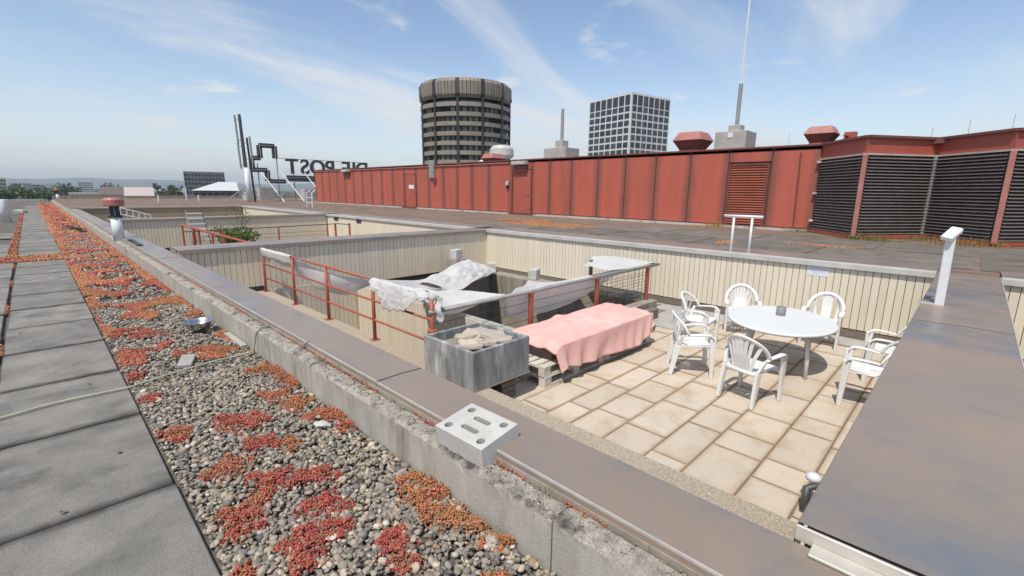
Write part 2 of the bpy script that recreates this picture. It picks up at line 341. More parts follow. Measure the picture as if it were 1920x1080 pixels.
# ---- kerb: concrete upstand with joints and a weathered crust
kb = thing('concrete_kerb', 'long grey concrete kerb with crusted top between gravel and brown metal coping', 'kerb', (XK, 0, 0))
yj = [-2.2, 1.08, 3.55, 5.15, 8.2, 10.6, 13.6, 17, 22, 28, 36, 46, 64]
for a, b in zip(yj, yj[1:]):
    hh = .245+random.uniform(-.006, .008); n = max(6, int((b-a)*(26 if b < 14 else 4)))
    def kf(u, v, a=a, b=b, hh=hh):
        y = a+.004+(b-a-.008)*u
        P_ = [(0, -.08), (0, hh-.05), (.0, hh-.016), (.018, hh), (.06, hh+.006), (.112, hh+.002), (.122, hh-.02), (.122, -.08)]
        x, z = P_[round(v*7)]
        k = round(v*7)
        if k in (2, 3, 4, 5): x += .009*nz(y*9, k*3.)+.006*nz(y*31, k); z += .010*nz(y*11, 20+k)+.008*nz(y*37, 40+k)
        return (x, y, z)
    s_ = MB().grid(kf, n, 7); m_ = len(s_.v)
    s_.f += [tuple(range(7, -1, -1)), tuple(range(n*8, n*8+8))]
    o = s_.build('kerb_segment', M['kerb'], kb, fix=True); o.data.materials.append(M['crust'])
    for p in o.data.polygons:
        if p.normal.z > .35: p.material_index = 1
# ---- copings: sheet by sheet with standing lips
def coping(label, horizontal, a0, a1, edges, z, lip_lo=True, lip_hi=False, face_lo=.075, face_hi=.09):
    # horizontal: runs along x between edges, across y from a0 to a1 ; else runs along y, across x
    root = thing('metal_coping', label, 'coping', (a0 if not horizontal else edges[0], edges[0] if not horizontal else a0, z))
    ox, oy, oz = root.location
    for i, (e0, e1) in enumerate(zip(edges, edges[1:])):
        dzz = .004*(i % 2)
        prof = [(a0-.004, z-face_lo), (a0, z-.004), (a0+.006, z+.002), ((a0+a1)/2, z+.008), (a1-.006, z+.002), (a1, z-.004), (a1+.004, z-face_hi)]
        n = max(2, int((e1-e0)/.5))
        def fn(u, v):
            s = e0+.003+(e1-e0-.006)*u
            q, zz = prof[round(v*6)]
            zz += dzz + (.003*nz(s*1.5, q*3) if 1 < round(v*6) < 5 else 0)
            return ((s, q, zz) if horizontal else (q, s, zz))
        b = MB().grid(lambda u, v: tuple(c-d for c, d in zip(fn(u, v), (ox, oy, oz))), n, 6)
        b.build('sheet', M['coping'], root, solid=.003)
        for lo, on, fz in ((a0, lip_lo, z+.001), (a1, lip_hi, z+.001)):
            if on:
                t = MB()
                if horizontal: t.box(e0+.003-ox, lo-.004-oy, fz-.006+dzz-oz, e1-.003-ox, lo+.006-oy, fz+.006+dzz-oz)
                else: t.box(lo-.004-ox, e0+.003-oy, fz-.006+dzz-oz, lo+.006-ox, e1-.003-oy, fz+.006+dzz-oz)
                t.build('edge_trim', M['edge'], root)
    return root
coping('brown sheet metal coping running beside the concrete kerb along the sunken patio', False, 1.495, 1.868, [-2.2, 2.76, 6.6, 10.6, 15.0, 20.5, 27, 36, 46, 64], ZC)
coping('wide stained brown metal coping carrying a white post beside the patio furniture', True, YC[0][0], YC[0][1], [1.9, 6.1, 10.33], ZC2, face_lo=.09, face_hi=.10)
coping('grey brown metal coping on the wall behind the red railed light well', True, YC[1][0]-.065, YC[1][1], [1.9, 4.9, 7.6, 10.33], ZC2, True, face_lo=.07)
coping('narrow grey coping behind the ladder in the next sunken court', True, YC[2][0]-.065, YC[2][1], [1.9, 6, 10.33], ZC2, face_lo=.07)
coping('shaded coping of the farthest sunken court', True, YC[3][0]-.065, YC[3][1], [1.9, 10.33], ZC2, face_lo=.07)
fc = thing('metal_coping', 'thin grey metal edge above the long cream boarded wall', 'coping', (XW, 0, ZC2))
for a, b in ((-4, YC[0][0]-.01), (YC[0][1]+.01, 5.9), (5.91, YC[1][0]-.01), (YC[1][1]+.01, YC[2][0]-.01), (YC[2][1]+.01, YC[3][0]-.01)):
    MB().box(-.075, a, -.075, -.06, b, 0).box(-.075, a, 0, .16, b, .012).build('sheet', M['galv'], fc)
    MB().box(.161, a, -.005, 1.0, b, .016).build('roof_edge_strip', M['coping'], fc)
# near end of the cross coping: stepped end trims
et = thing('end_flashing', 'bright metal end flashings where the wide brown coping steps up from the kerb coping', 'flashing', (1.88, -.05, ZC))
MB().box(0, -1.8, .004, .012, .36, .066).build('riser', M['edge'], et, bevel=.002)
MB().box(-.075, -1.8, .009, -.001, .30, .021).build('lower_fold', M['edge'], et, bevel=.002)
# ---- pit walls: backing plus single boards
BW = .1135
bm1 = MB().box(-.018, .004, 0, 0, BW-.004, 1.13).mesh('board', M['board'], bevel=.003)       # faces -x
bm2 = MB().box(.004, -.018, 0, BW-.004, 0, 1.13).mesh('board', M['board'], bevel=.003)       # faces -y
def wall_x(label, y0, y1, zb, h, single=True, mat='board', skirt=True):
    root = thing('boarded_wall', label, 'wall', (XW, y0, zb))
    MB().box(.002, 0, ZF-zb, .18, y1-y0, h+.02).build('backing', M['dark'], root)
    n = int((y1-y0)/BW)
    if single:
        for i in range(n): put('board', bm1, root, (0+random.uniform(-.002, .002), i*BW, 0))
        MB().box(-.018, n*BW+.003, 0, 0, y1-y0+.02, h).build('board', M['board'], root)
    else:
        b = MB()
        for i in range(n): b.box(-.018, i*BW+.004, 0, 0, (i+1)*BW-.004, h)
        kind(b.build('boards', M[mat], root), 'stuff')
    if skirt: MB().box(-.006, 0, ZF-zb, .001, y1-y0, -.015).build('skirting', M['wooddk'], root)
    return root
def wall_y(label, y, x0, x1, zb, h, single=True, mat='board'):
    root = thing('boarded_wall', label, 'wall', (x0, y, zb))
    MB().box(0, .002, ZF-zb, x1-x0, .18, h+.02).build('backing', M['dark'], root)
    n = int((x1-x0)/BW)
    if single:
        for i in range(n): put('board', bm2, root, (i*BW, random.uniform(-.002, .002), 0))
        MB().box(n*BW+.003, -.018, 0, x1-x0+.02, 0, 1.13).build('board', M['board'], root)
    else:
        b = MB()
        for i in range(n): b.box(i*BW+.004, -.018, 0, (i+1)*BW-.004, 0, h)
        kind(b.build('boards', M[mat], root), 'stuff')
    return root
ZB = -.80
wall_x('long cream boarded wall behind the white chairs with a paper notice', YC[0][1]+.02, YC[1][0]-.02, ZB, 1.13)
wall_x('cream boarded wall beyond the wide brown coping with the white post', -3.6, YC[0][0], ZB, 1.13)
wall_x('pale cream wall with two small dark vents in the next sunken court', YC[1][1], YC[2][0]-.02, ZB, 1.13, False)
wall_x('cream wall sliver of the farthest sunken court', YC[2][1], YC[3][0]-.02, ZB, 1.13, False)
wall_y('cream boarded wall behind the red railing, shaded along its top', YC[1][0], XI+.02, XW-.02, -.56, .89+.0, True)
for o in [o for o in COL.objects if o.name.startswith('boarded_wall') and o.get('label', '').startswith('cream boarded wall behind the red')]: o.location.z = -.80
wall_y('cream boarded wall behind the aluminium ladder', YC[2][0], XI+.02, XW-.02, ZB, 1.13, False)
wall_y('boarded wall of the farthest sunken court with shade in its brownish colour', YC[3][0], XI+.02, XW-.02, ZB, 1.13, False, 'boardshade')
for (a, b), nm in zip(YC, ('under the coping with the white post', 'under the coping behind the light well', 'under the coping behind the ladder', 'under the farthest coping')):
    z1 = ZC2-.012
    tag(MB().box(XI+.04, a+.19 if a > 0 else a+.03, ZF-.4, XW+.12, b-.03, z1).build('wall_core', M['bconc']), 'concrete cross wall '+nm, 'wall')
tag(MB().box(XK+.125, -2.2, ZF-.4, XI-.025, 64, ZC-.03).build('parapet_wall', M['bconc']), 'concrete parapet wall under the brown kerb coping', 'wall')
# skirting in front of the cross wall on the ledge
tag(MB().box(XI, YC[1][0]-.035, ZL, 3.42, YC[1][0]-.019, ZL+.11).build('skirting_board', M['dark']), 'dark skirting at the foot of the boarded wall beside the first railing post', 'skirting')
# ---- aggregate ledge, light well
lg = MB().box(XI, .53, ZF-.3, 3.47, 4.62, ZL); lg.box(XI, 4.62, ZF-3, 3.50, YC[1][0]-.02, ZL)
tag(lg.build('concrete_ledge', M['agg'], bevel=.008), 'raised exposed aggregate ledge along the foot of the parapet', 'ledge')
ups = thing('light_well_upstand', 'low brown concrete upstand round the light well under the sheets', 'upstand', (5.75, 4.6, ZL))
MB().box(0, 0, -.32, 3.4, .24, 0).build('front_wall', M['bconc'], ups, bevel=.008)
MB().box(3.0, .241, -3, 3.399, 5.14, -.002).build('far_wall', M['bconc'], ups, bevel=.008)
MB().box(0, 4.85, -3, 2.999, 5.139, -.004).build('end_wall', M['bconc'], ups, bevel=.008)
MB().box(0, .24, -3.1, 3.0, 4.85, -2.8).build('well_floor', M['bconc'], ups)
bw = thing('boarded_wall', 'cream boarded wall going down inside the light well behind the railing', 'wall', (5.62, 4.84, -3.6))
MB().box(.002, 0, 0, .13, 6.3, 2.8).build('backing', M['gconc'], bw)
bmw = MB().box(-.018, .004, 0, 0, BW-.004, 2.79).mesh('board', M['board'], bevel=.003)
for i in range(55): put('board', bmw, bw, (random.uniform(-.002, .002), i*BW, 0))
wy = thing('boarded_wall', 'cream boards lining the end of the light well below the railing', 'wall', (3.5, YC[1][0]-.06, -3.6))
MB().box(0, .002, 0, 2.15, .05, 2.9).build('backing', M['dark'], wy)
bmy = MB().box(.004, -.018, 0, BW-.004, 0, 2.95).mesh('board', M['board'], bevel=.003)
for i in range(19): put('board', bmy, wy, (i*BW+.02, 0, 0))
kind(MB().box(3.5, 4.6, -3.7, 5.64, 11.2, -3.6).build('light_well_floor', M['gconc']), 'structure')
MB().box(-2.25, 0, -2.94, 0, .24, ZF-.012-ZL).build('side_wall', M['bconc'], ups)
# ================================================================== RAILINGS
RX = 3.41; RTOP = .285
rl = thing('railing', 'red tube railing on the ledge with white sheets tied to it', 'railing', (RX, 4.78, ZL))
pys = [4.78, 6.27, 7.86, 9.36, 11.02]
for i, y in enumerate(pys):
    p = MB().tube([(0, y-4.78, 0), (0, y-4.78, RTOP-ZL-(.0 if i else .03))], .027, 10).build('post', M['redrail'], rl, smooth=True)
    MB().box(-.06, y-4.78-.06, 0, .06, y-4.78+.06, .012).build('base_plate', M['redrail'], p)
for zz, y1, r in ((RTOP-ZL, 11.02, .022), (.62, 11.02, .018), (.32, 11.02, .018)):
    y0 = 6.27 if zz > .9 else 4.78
    MB().tube([(0, y0-4.78, zz), (0, y1-4.78, zz)], r, 8).build('rail', M['redrail'], rl, smooth=True)
MB().box(-.05, -.07, .0, .05, .05, .50).build('corner_bracket', M['redrail'], rl, bevel=.012)
xr = thing('railing', 'grey pipe handrail on red posts with taut wires behind the pink covered pallets', 'railing', (3.43, 4.78, ZL))
PZ = .063-ZL
MB().tube([(-.06, 0, PZ), (6.02, 0, PZ)], .03, 10).build('handrail', M['grey'], xr, smooth=True)
MB().tube([(5.95, .0, PZ+.01), (5.95, .62, PZ+.02)], .028, 10).build('handrail', M['grey'], xr, smooth=True)
for x in (1.87, 3.68, 5.55):
    p = MB().box(x-.035, -.03, -.02, x+.035, .03, PZ-.04).build('post', M['redrail'], xr, bevel=.006)
    MB().box(x-.05, -.045, PZ-.045, x+.05, .045, PZ-.012).build('bracket', M['redrail'], p, bevel=.004)
MB().box(5.42, 1.35, 0, 5.48, 1.41, PZ).build('post', M['wooddk'], xr)
for zz in (.14, .28, .42, .56):
    MB().tube([(.0, 0, zz), (5.55, 0, zz)], .0045, 5).build('wire', M['dgrey'], xr)
ms = MB()
for i in range(13): ms.tube([(3.75+i*.145, .01, .03), (3.75+i*.145, .01, PZ-.03)], .0035, 4)
for i in range(5): ms.tube([(3.7, .01, .09+i*.13), (5.52, .01, .09+i*.13)], .0035, 4)
for i in range(9): ms.tube([(5.9, .1+i*.14, .03), (5.9, .1+i*.14, PZ-.02)], .0035, 4)
ms.build('wire_mesh', M['dgrey'], xr)
# ================================================================== CLOTHS
def cr(p, t):                              # Catmull-Rom through a list of points
    n = len(p)-1; f = min(max(t, 0), 1)*n; i = min(int(f), n-1); f -= i
    a, b, c, d = (Vector(p[max(i-1, 0)]), Vector(p[i]), Vector(p[i+1]), Vector(p[min(i+2, n)]))
    return .5*((2*b)+(c-a)*f+(2*a-5*b+4*c-d)*f*f+(3*b-a-3*c+d)*f**3)
def sheet(rowsP, nu, nv, wr=.02, fr=3., seed=0., fine=.006):
    def fn(u, v):
        q = cr([cr(r, v) for r in rowsP], u)
        e = min(u, 1-u, v, 1-v)*6; k = min(1, e)
        d = wr*nz(u*fr+seed, v*fr*1.7, seed)+wr*.5*nz(u*fr*2.3, v*fr*3.1+seed, 2.)+fine*nz(u*fr*9, v*fr*7, seed+3)
        return (q.x, q.y, q.z+d*(.35+.65*k))
    return MB().grid(fn, nu, nv)
shA = sheet([
 [(3.68, 6.73, .20), (4.56, 7.45, -.05), (5.69, 8.34, -.30), (6.8, 9.1, -.40), (7.71, 9.66, -.44), (8.3, 10.3, -.46)],
 [(3.70, 6.4, .16), (4.6, 7.1, -.16), (5.7, 7.9, -.38), (6.8, 8.7, -.46), (7.8, 9.4, -.47), (8.5, 9.9, -.46)],
 [(3.75, 6.1, .12), (4.65, 6.7, -.15), (5.7, 7.4, -.37), (6.8, 8.3, -.47), (7.85, 9.1, -.49), (8.6, 9.6, -.47)],
 [(4.03, 5.77, .10), (4.74, 6.32, -.10), (5.70, 6.95, -.29), (6.8, 7.9, -.42), (7.79, 8.64, -.50), (8.7, 9.3, -.54)]], 40, 70, .03, 4., 1.3, .008).build('white_sheet', M['thin'], smooth=True, solid=.003)
tag(shA, 'greyish white sheet sagging from the red railing across the light well to the concrete blocks', 'sheet')
shF = sheet([
 [(3.44, 6.25, .25), (3.8, 6.1, .14), (4.24, 5.79, .10)],
 [(3.44, 5.6, .22), (3.95, 5.6, .02), (4.71, 5.71, .02)],
 [(3.45, 5.05, .18), (4.05, 5.2, -.16), (4.86, 5.30, .02)],
 [(3.52, 4.80, .088), (4.1, 4.80, .09), (4.77, 4.80, .09)]], 40, 40, .025, 4., 4.3, .008).build('white_sheet', M['thin'], smooth=True, solid=.003)
tag(shF, 'pale sheet with white hem tied between the railing corner and the grey handrail pipe', 'sheet')
def swag(u, v):
    y = 11.0-4.7*u; zt = .27-.12*math.sin(math.pi*min(1, max(0, (u-.35)/.65)))*.9
    ln = (.26+.16*math.sin(math.pi*min(1, u/.95))) if u > .3 else .24+.1*u
    ln *= (1-.75*max(0, (u-.75)/.25))
    return (RX+.055+.035*math.sin(u*17+v*2)*v+.10*v*v, y, zt-ln*v+.012*nz(u*9, v*4))
o = MB().grid(swag, 80, 14).build('hanging_sheet', M['thin'], smooth=True, solid=.003); tag(o, 'thin translucent grey sheet hanging inside the red railing below its top rail', 'sheet')
# bright gathered drape over the railing near the corner
def drape(u, v):
    y = 6.22-1.42*u; fold = .5+.32*math.sin(u*23+1.3*math.sin(u*7))+.18*math.sin(u*57+v*4)
    top = RTOP+.02
    drop = (.12+.33*math.sin(math.pi*min(1, u*1.15))**1.2)*(.75+.25*fold)
    if v < .3: a = v/.3; return (RX+.16-.16*a, y, top-.10*(1-a)+.02*fold*a)
    a = (v-.3)/.7; return (RX-.03-.05*fold*math.sin(a*2.2)-.03*a+.012*nz(u*22, a*7), y+.02*math.sin(a*5+u*9), top+.02*fold-drop*a)
o = MB().grid(drape, 90, 24).build('white_drape', M['cloth'], smooth=True, solid=.003); tag(o, 'bright white gathered cloth hung in folds over the railing beside its corner post', 'cloth')
# knot with a hanging tail
kn = MB().lathe([(.02, -.02), (.055, .0), (.06, .04), (.04, .08), (.01, .09)], 12, (RX+.02, 4.80)).mesh('knot_bulk', M['cloth'], smooth=True)
ko = put('tied_knot', kn, None, (0, 0, .22)); tag(ko, 'tied white cloth knot at the railing corner with a frayed tail', 'knot')
def tail(u, v):
    q = .06*(1+.6*u)*math.sin(v*math.pi*2); return (RX+.07+.02*math.cos(v*6.28)*(1+.5*u)+.02*math.sin(u*9), 4.74+q, .05-.32*u+.02*math.sin(v*18))
MB().grid(tail, 12, 14).build('tail', M['cloth'], ko, smooth=True, solid=.003)
# wrap on the first bay of the rail
def wrap(u, v):
    y = 11.02-1.66*u; a = -.9+v*3.7; r = .036+.008*nz(u*9, v*3)
    ext = max(0, v-.75)*.5
    return (RX-math.sin(a)*r*1.1-.005, y, RTOP+math.cos(a)*r-ext*(.9+.25*nz(u*6, 2)))
o = MB().grid(wrap, 40, 20).build('rail_wrap', M['cloth'], smooth=True, solid=.003); tag(o, 'white cloth wrapped round the top rail at its end by the boarded wall', 'cloth')
# white piece pulled up over the blocks at the far end
shC = sheet([
 [(5.3, 8.05, -.36), (6.1, 8.65, -.42), (6.9, 9.25, -.48), (7.7, 9.85, -.50), (8.35, 10.45, -.50)],
 [(5.4, 7.9, -.27), (6.2, 8.45, -.27), (7.1, 9.1, -.26), (7.9, 9.65, -.28), (8.5, 10.05, -.38)],
 [(5.5, 7.75, -.27), (6.3, 8.2, -.33), (7.25, 8.85, -.25), (8.0, 9.35, -.33), (8.65, 9.75, -.42)],
 [(5.6, 7.6, -.31), (6.4, 7.95, -.38), (7.25, 8.5, -.38), (8.05, 9.0, -.42), (8.7, 9.4, -.48)],
 [(5.65, 7.45, -.40), (6.4, 7.75, -.45), (7.2, 8.25, -.50), (8.0, 8.75, -.55), (8.75, 9.2, -.58)]], 60, 70, .07, 4.5, 5.1, .02).build('white_sheet', M['cloth'], smooth=True, solid=.003)
tag(shC, 'bright white crumpled sheet weighed down by concrete blocks by the boarded corner', 'sheet')
shB = sheet([
 [(4.79, 4.80, .088), (5.6, 4.80, .09), (6.5, 4.80, .09), (7.4, 4.80, .09), (8.35, 4.80, .09)],
 [(4.95, 5.05, -.30), (5.5, 5.08, -.44), (6.4, 5.08, -.42), (7.35, 5.06, -.28), (8.4, 5.05, .03)],
 [(5.5, 5.5, -.26), (6.1, 5.5, -.50), (6.8, 5.4, -.48), (7.6, 5.35, -.33), (8.45, 5.3, -.02)],
 [(6.2, 6.0, -.22), (6.7, 6.0, -.45), (7.2, 5.9, -.47), (7.8, 5.75, -.36), (8.4, 5.6, -.12)],
 [(7.2, 6.7, -.40), (7.4, 6.55, -.47), (7.65, 6.4, -.46), (7.9, 6.2, -.38), (8.3, 6.0, -.24)],
 [(8.3, 7.6, -.54), (8.3, 7.3, -.54), (8.4, 7.0, -.52), (8.5, 6.7, -.46), (8.6, 6.4, -.36)]], 60, 60, .03, 4., 7.7, .008).build('white_sheet', M['thin'], smooth=True, solid=.003)
tag(shB, 'thin grey white sheet hanging from the grey handrail pipe over the light well', 'sheet')
shD = sheet([
 [(8.3, 4.83, .10), (8.9, 4.83, .10), (9.36, 4.84, .105)],
 [(8.0, 5.2, .05), (8.8, 5.25, .09), (9.38, 5.2, .12)],
 [(8.2, 5.75, .04), (8.9, 5.8, .10), (9.4, 5.9, .13)],
 [(8.5, 6.2, -.1), (9.0, 6.3, .0), (9.4, 6.5, .06)]], 26, 26, .012, 2., 3.7, .003).build('white_sheet', M['cloth'], smooth=True, solid=.003)
tag(shD, 'flat bright white sheet stretched at the end of the grey handrail pipe', 'sheet')
# concrete blocks holding the sheets
cbm = MB().box(-.16, -.11, 0, .16, .11, .26).mesh('concrete_block', M['block'], bevel=.008)
for (x, y, z, rz), lb in zip([(8.35, 10.45, -.32, .3), (8.95, 9.58, ZL, .8), (9.0, 8.02, ZL, .4)],
        ('pale concrete block on the crumpled sheet in front of the boarded wall', 'lichen stained concrete block beside the inner corner of the upstand', 'pale concrete block holding the thin sheet on the upstand edge')):
    tag(put('concrete_block', cbm, None, (x, y, z), rz), lb, 'block')
cs = MB().box(-.15, -.12, -.3, .15, .12, .02).box(-.15, -.12, .02, .15, .12, .025)
tag(put('support_stone', MB().box(-.18, -.2, ZF+.32, .18, .2, 0).mesh('support_stone', M['bconc'], bevel=.01), None, (8.35, 10.45, -.32)), 'hidden support stone under the crumpled sheet', 'block')
tag(MB().box(-.16, -.12, 0, .16, .12, .12).build('grey_block', M['gconc'], loc=(8.98, 5.12, ZL), bevel=.006), 'flat grey concrete block on the upstand inside the wire mesh', 'block')
# ================================================================== PLANTER on brick pier
pl = thing('planter', 'square black stained fibre cement planter filled with broken stone slabs', 'planter', (3.22, 3.76, ZL))
S, HP, T = .94, .48, .05
for nm, b in (('front_side', (0, 0, S, T)), ('back_side', (0, S-T, S, S)), ('left_side', (0, T+.001, T, S-T-.001)), ('right_side', (S-T, T+.001, S, S-T-.001))):
    MB().box(b[0], b[1], .012, b[2], b[3], HP).build('side_panel', M['planter'], pl, bevel=.006)
MB().box(T, T, .02, S-T, S-T, .36).build('soil', M['bconc'], pl)
MB().box(-.01, -.01, 0, S+.01, S+.01, .012).build('base_slab', M['bconc'], pl)
random.seed(11)
for i in range(12):
    cx, cy = random.uniform(.22, .72), random.uniform(.22, .72); r = random.uniform(.13, .25); k = random.randint(5, 7); ph = random.random()*6
    poly = [(r*random.uniform(.6, 1.05)*math.cos(ph+6.283*j/k), r*random.uniform(.6, 1.05)*math.sin(ph+6.283*j/k)) for j in range(k)]
    o = MB().prism(poly, 0, random.uniform(.035, .055)).build('rubble_slab', M['rubble'], loc=(3.22+cx, 3.76+cy, ZL+.36+.012+i*.006), bevel=.005)
    o.rotation_euler = (random.uniform(-.22, .22), random.uniform(-.22, .22), 0)
    tag(o, 'broken stone slab lying in the stained square planter', 'stone', 'broken slabs in the planter')
bp = thing('brick_pier', 'small pier of brown bricks under the overhanging planter', 'pier', (3.78, 3.86, ZF))
bk = MB().box(0, 0, 0, .24, .115, .066).mesh('brick', M['wooddk'], bevel=.004)
for c in range(4):
    for i in range(2):
        o = put('brick', bk, bp, ((.0 if c % 2 else i*.12), (i*.125 if c % 2 else 0), .003+c*.075)) if False else put('brick', bk, bp, (.01*(c % 2), i*.125, .003+c*.0755))
# ================================================================== PALLETS + pink cloth
def make_pallet(lx=1.40, ly=.84):
    root = thing('wooden_pallet', '', 'pallet')
    for i in range(3):
        y = (0, ly/2-.06, ly-.12)[i]
        MB().box(0, y, 0, lx, y+.12, .022).build('bottom_board', M['wood'], root, bevel=.003)
        for x in (0, lx/2-.07, lx-.14): MB().box(x, y+.004, .0225, x+.14, y+.116, .1).build('block', M['wood'], root, bevel=.004)
    for x in (0, lx/2-.07, lx-.14): MB().box(x, 0, .1005, x+.14, ly, .121).build('stringer_board', M['wood'], root, bevel=.003)
    for i in range(6): MB().box(0, i*(ly-.11)/5, .1215, lx, i*(ly-.11)/5+.11, .142).build('deck_board', M['wood'], root, bevel=.003)
    return root
p0 = make_pallet()
lbs = ['pale wooden pallet on the tiles beside the planter, lower of its stack', 'pale wooden pallet beside the planter, upper of its stack, under the pink cloth',
       'wooden pallet on the tiles beside the chairs, lower of its stack', 'wooden pallet beside the chairs, upper of its stack, under the pink cloth']
for i, (x, z) in enumerate(((4.46, ZF+.001), (4.45, ZF+.144), (5.88, ZF+.001), (5.87, ZF+.144))):
    p = p0 if i == 0 else copy_tree(p0)
    p.location = (x, 3.74+.012*(i % 2), z); p['label'] = lbs[i]; p['group'] = 'pallets under the pink cloth'
tag(MB().box(4.72, 3.86, ZF+.288, 7.2, 4.52, -.43).build('covered_boards', M['wooddk'], bevel=.01), 'stacked boards hidden under the pink cloth', 'boards')
PX0, PX1, PY0, PY1, PZT = 4.60, 7.30, 3.70, 4.62, -.405
def pinkf(u, v):
    # u along x, v across y: hangs down the near side (v<.3)
    hang = .34
    x = PX0+(PX1-PX0)*u
    Lr = hang+(PY1-PY0); s = v*Lr
    lowx = np.interp(u, (0, .15, .5, .75, .9, 1), (.30, .36, .46, .45, .32, .16))+.012*math.sin(u*11)
    if s < hang:
        a = 1-s/hang
        fold = .6*math.sin(u*27+4*math.sin(u*5)+a*3.5*math.sin(u*3.3))+.5*math.sin(u*61+a*5)*max(0, u-.3)
        y = PY0-.012-.06*a*(1+fold)*.8-.02*a; z = PZT-a*lowx*(.95+.04*math.sin(u*9))
        x += .10*a*(u-.5)*-1.2+.03*a*fold
    else:
        t = (s-hang)/(PY1-PY0); y = PY0+(PY1-PY0)*t; z = PZT+.015*nz(u*5, t*3)+.010*nz(u*14, t*9, 3)+.06*t*(1-u)*.0
        z += .028*math.exp(-((t-(.2+.5*u))*14)**2)+.022*math.exp(-((t-(.75-.4*u))*18)**2)+.02*math.exp(-((u-.18-.25*t)*22)**2)+.018*math.exp(-((u-.62+.2*t)*26)**2)
        z -= .03*(1-min(1, t*9))
    e = max(0, (.05-u)/.05)
    z -= .10*e*e
    er = max(0, (u-.965)/.035); z -= .22*er**1.2; x -= .05*er*er
    return (x, y, z)
o = MB().grid(pinkf, 190, 64).build('pink_cloth', M['pink'], smooth=True, solid=.003); tag(o, 'salmon pink cloth draped over the pallet stack with folded hem', 'cloth')
tag(MB().box(0, 0, 0, .5, .32, .1).build('timber_offcut', M['gconc'], loc=(7.42, 4.0, ZF+.001), bevel=.006), 'grey slab offcut beside the far end of the pallets', 'slab')
tag(MB().box(0, 0, 0, .9, .16, .22).build('dark_timber', M['wooddk'], loc=(7.9, 4.38, ZF+.001), bevel=.006), 'dark timber lying against the light well upstand', 'timber')
tag(MB().box(8.25, 3.62, ZF+.004, 10.12, 4.55, ZF+.016).build('grey_roofing_sheet', M['gconc']), 'flat grey sheet lying on the tiles between the light well and the boarded wall', 'sheet')
# ================================================================== CHAIRS
def make_chair(fan=True):
    r = thing('garden_chair', '', 'chair')
    W = M['white']
    def seatf(u, v):
        x = -.21+.45*u; y = (v-.5)*(.44+.05*u)
        z = .425+.02*u-.028*math.sin(math.pi*u)*(1-(2*v-1)**2)
        if u > .93: z -= .03*((u-.93)/.07)
        z += .012*abs(2*v-1)**3
        return (x, y, z)
    MB().grid(seatf, 22, 23, lambda i, j: (3 <= i <= 9 and j in (5, 8, 11, 14, 17) and fan)).build('seat', W, r, smooth=True, solid=.012)
    MB().tube([(-.205, y, .405) for y in (-.22, 0, .22)], .018, 8, 1.4).build('rear_rim', W, r, smooth=True)
    MB().tube([(.235, y, .415) for y in (-.24, 0, .24)], .016, 8, 1.8).build('front_rim', W, r, smooth=True)
    pts = []
    for k in range(25):
        t = math.pi*k/24; y = .262*math.cos(t)*(1-.04*math.sin(t)); h = .60+.262*math.sin(t)**.85
        x = -.165-.27*(h-.44)+.13*(abs(y)/.262)**2.2
        pts.append((x, y, h))
    MB().tube(pts, .030, 8, .62).build('back_frame', W, r, smooth=True)
    def topat(yy):
        q = min(pts[3:22], key=lambda p: abs(p[1]-yy)); return Vector(q)
    ys = [-.195, -.135, -.068, 0, .068, .135, .195] if fan else [-.19, 0, .19]
    for yy in ys:
        a = Vector((-.2, yy*(.55 if fan else .8), .425)); b = topat(yy); w_ = .045 if fan else (.15 if yy == 0 else .045)
        mid = (a+b)/2+Vector((-.012, yy*-.08 if fan else 0, -.01))
        q = MB()
        q.bar(a, mid, w_*.9, .009, w_, .009).bar(mid, b-Vector((0, 0, .004)), w_, .009, w_*1.05, .009)
        q.build('back_slat', W, r, bevel=.002)
    for s in (-1, 1):
        A = [(-.05, s*.258, .615), (.04, s*.272, .628), (.13, s*.278, .636), (.20, s*.275, .632), (.238, s*.27, .605), (.245, s*.268, .56)]
        MB().tube([(-.13, s*.257, .595)]+A, [.026, .032, .036, .039, .040, .038, .034], 8, .40, up=(0, 0, 1)).build('arm', W, r, smooth=True)
        MB().bar((.262, s*.262, 0), (.238, s*.268, .60), .048, .04, .088, .042, side=(1, 0, 0)).bar((.245, s*.262, .36), (.225, s*.21, .43), .05, .02, .05, .02, side=(1, 0, 0)).build('leg', W, r, bevel=.006)
        MB().bar((-.285, s*.225, 0), (-.205, s*.215, .44), .05, .042, .10, .042, side=(1, 0, 0)).bar((-.205, s*.215, .44), (-.15, s*.256, .60), .07, .03, .04, .03, side=(1, 0, 0)).build('leg', W, r, bevel=.006)
    return r
cA = make_chair(True); cB = make_chair(False)
chairs = [
 (cA, 6.10, 1.74, -13, 'white plastic chair with its slatted back turned away from the boarded wall'),
 (cA, 6.47, 2.68, -58, 'white plastic garden chair beside the pallets, pulled back from the table'),
 (cA, 7.78, 3.16, -88, 'white plastic garden chair by the light well end, arms towards the round table'),
 (cA, 9.02, 2.86, 205, 'white slatted garden chair tucked between the table and the long boarded wall'),
 (cB, 9.35, 1.62, 183, 'white garden chair with one broad centre splat, below the paper notice'),
 (cA, 6.98, .64, 97, 'white garden chair against the wide coping wall, farther from the boarded wall'),
 (cA, 8.15, .57, 100, 'white garden chair against the wide coping wall, nearer the boarded wall')]
used = set()
for src, x, y, a, lb in chairs:
    c = src if src.name not in used else copy_tree(src)
    used.add(src.name); c.location = (x, y, ZF+.002); c.rotation_euler.z = R(a); c['label'] = lb; c['group'] = 'white garden chairs round the table'
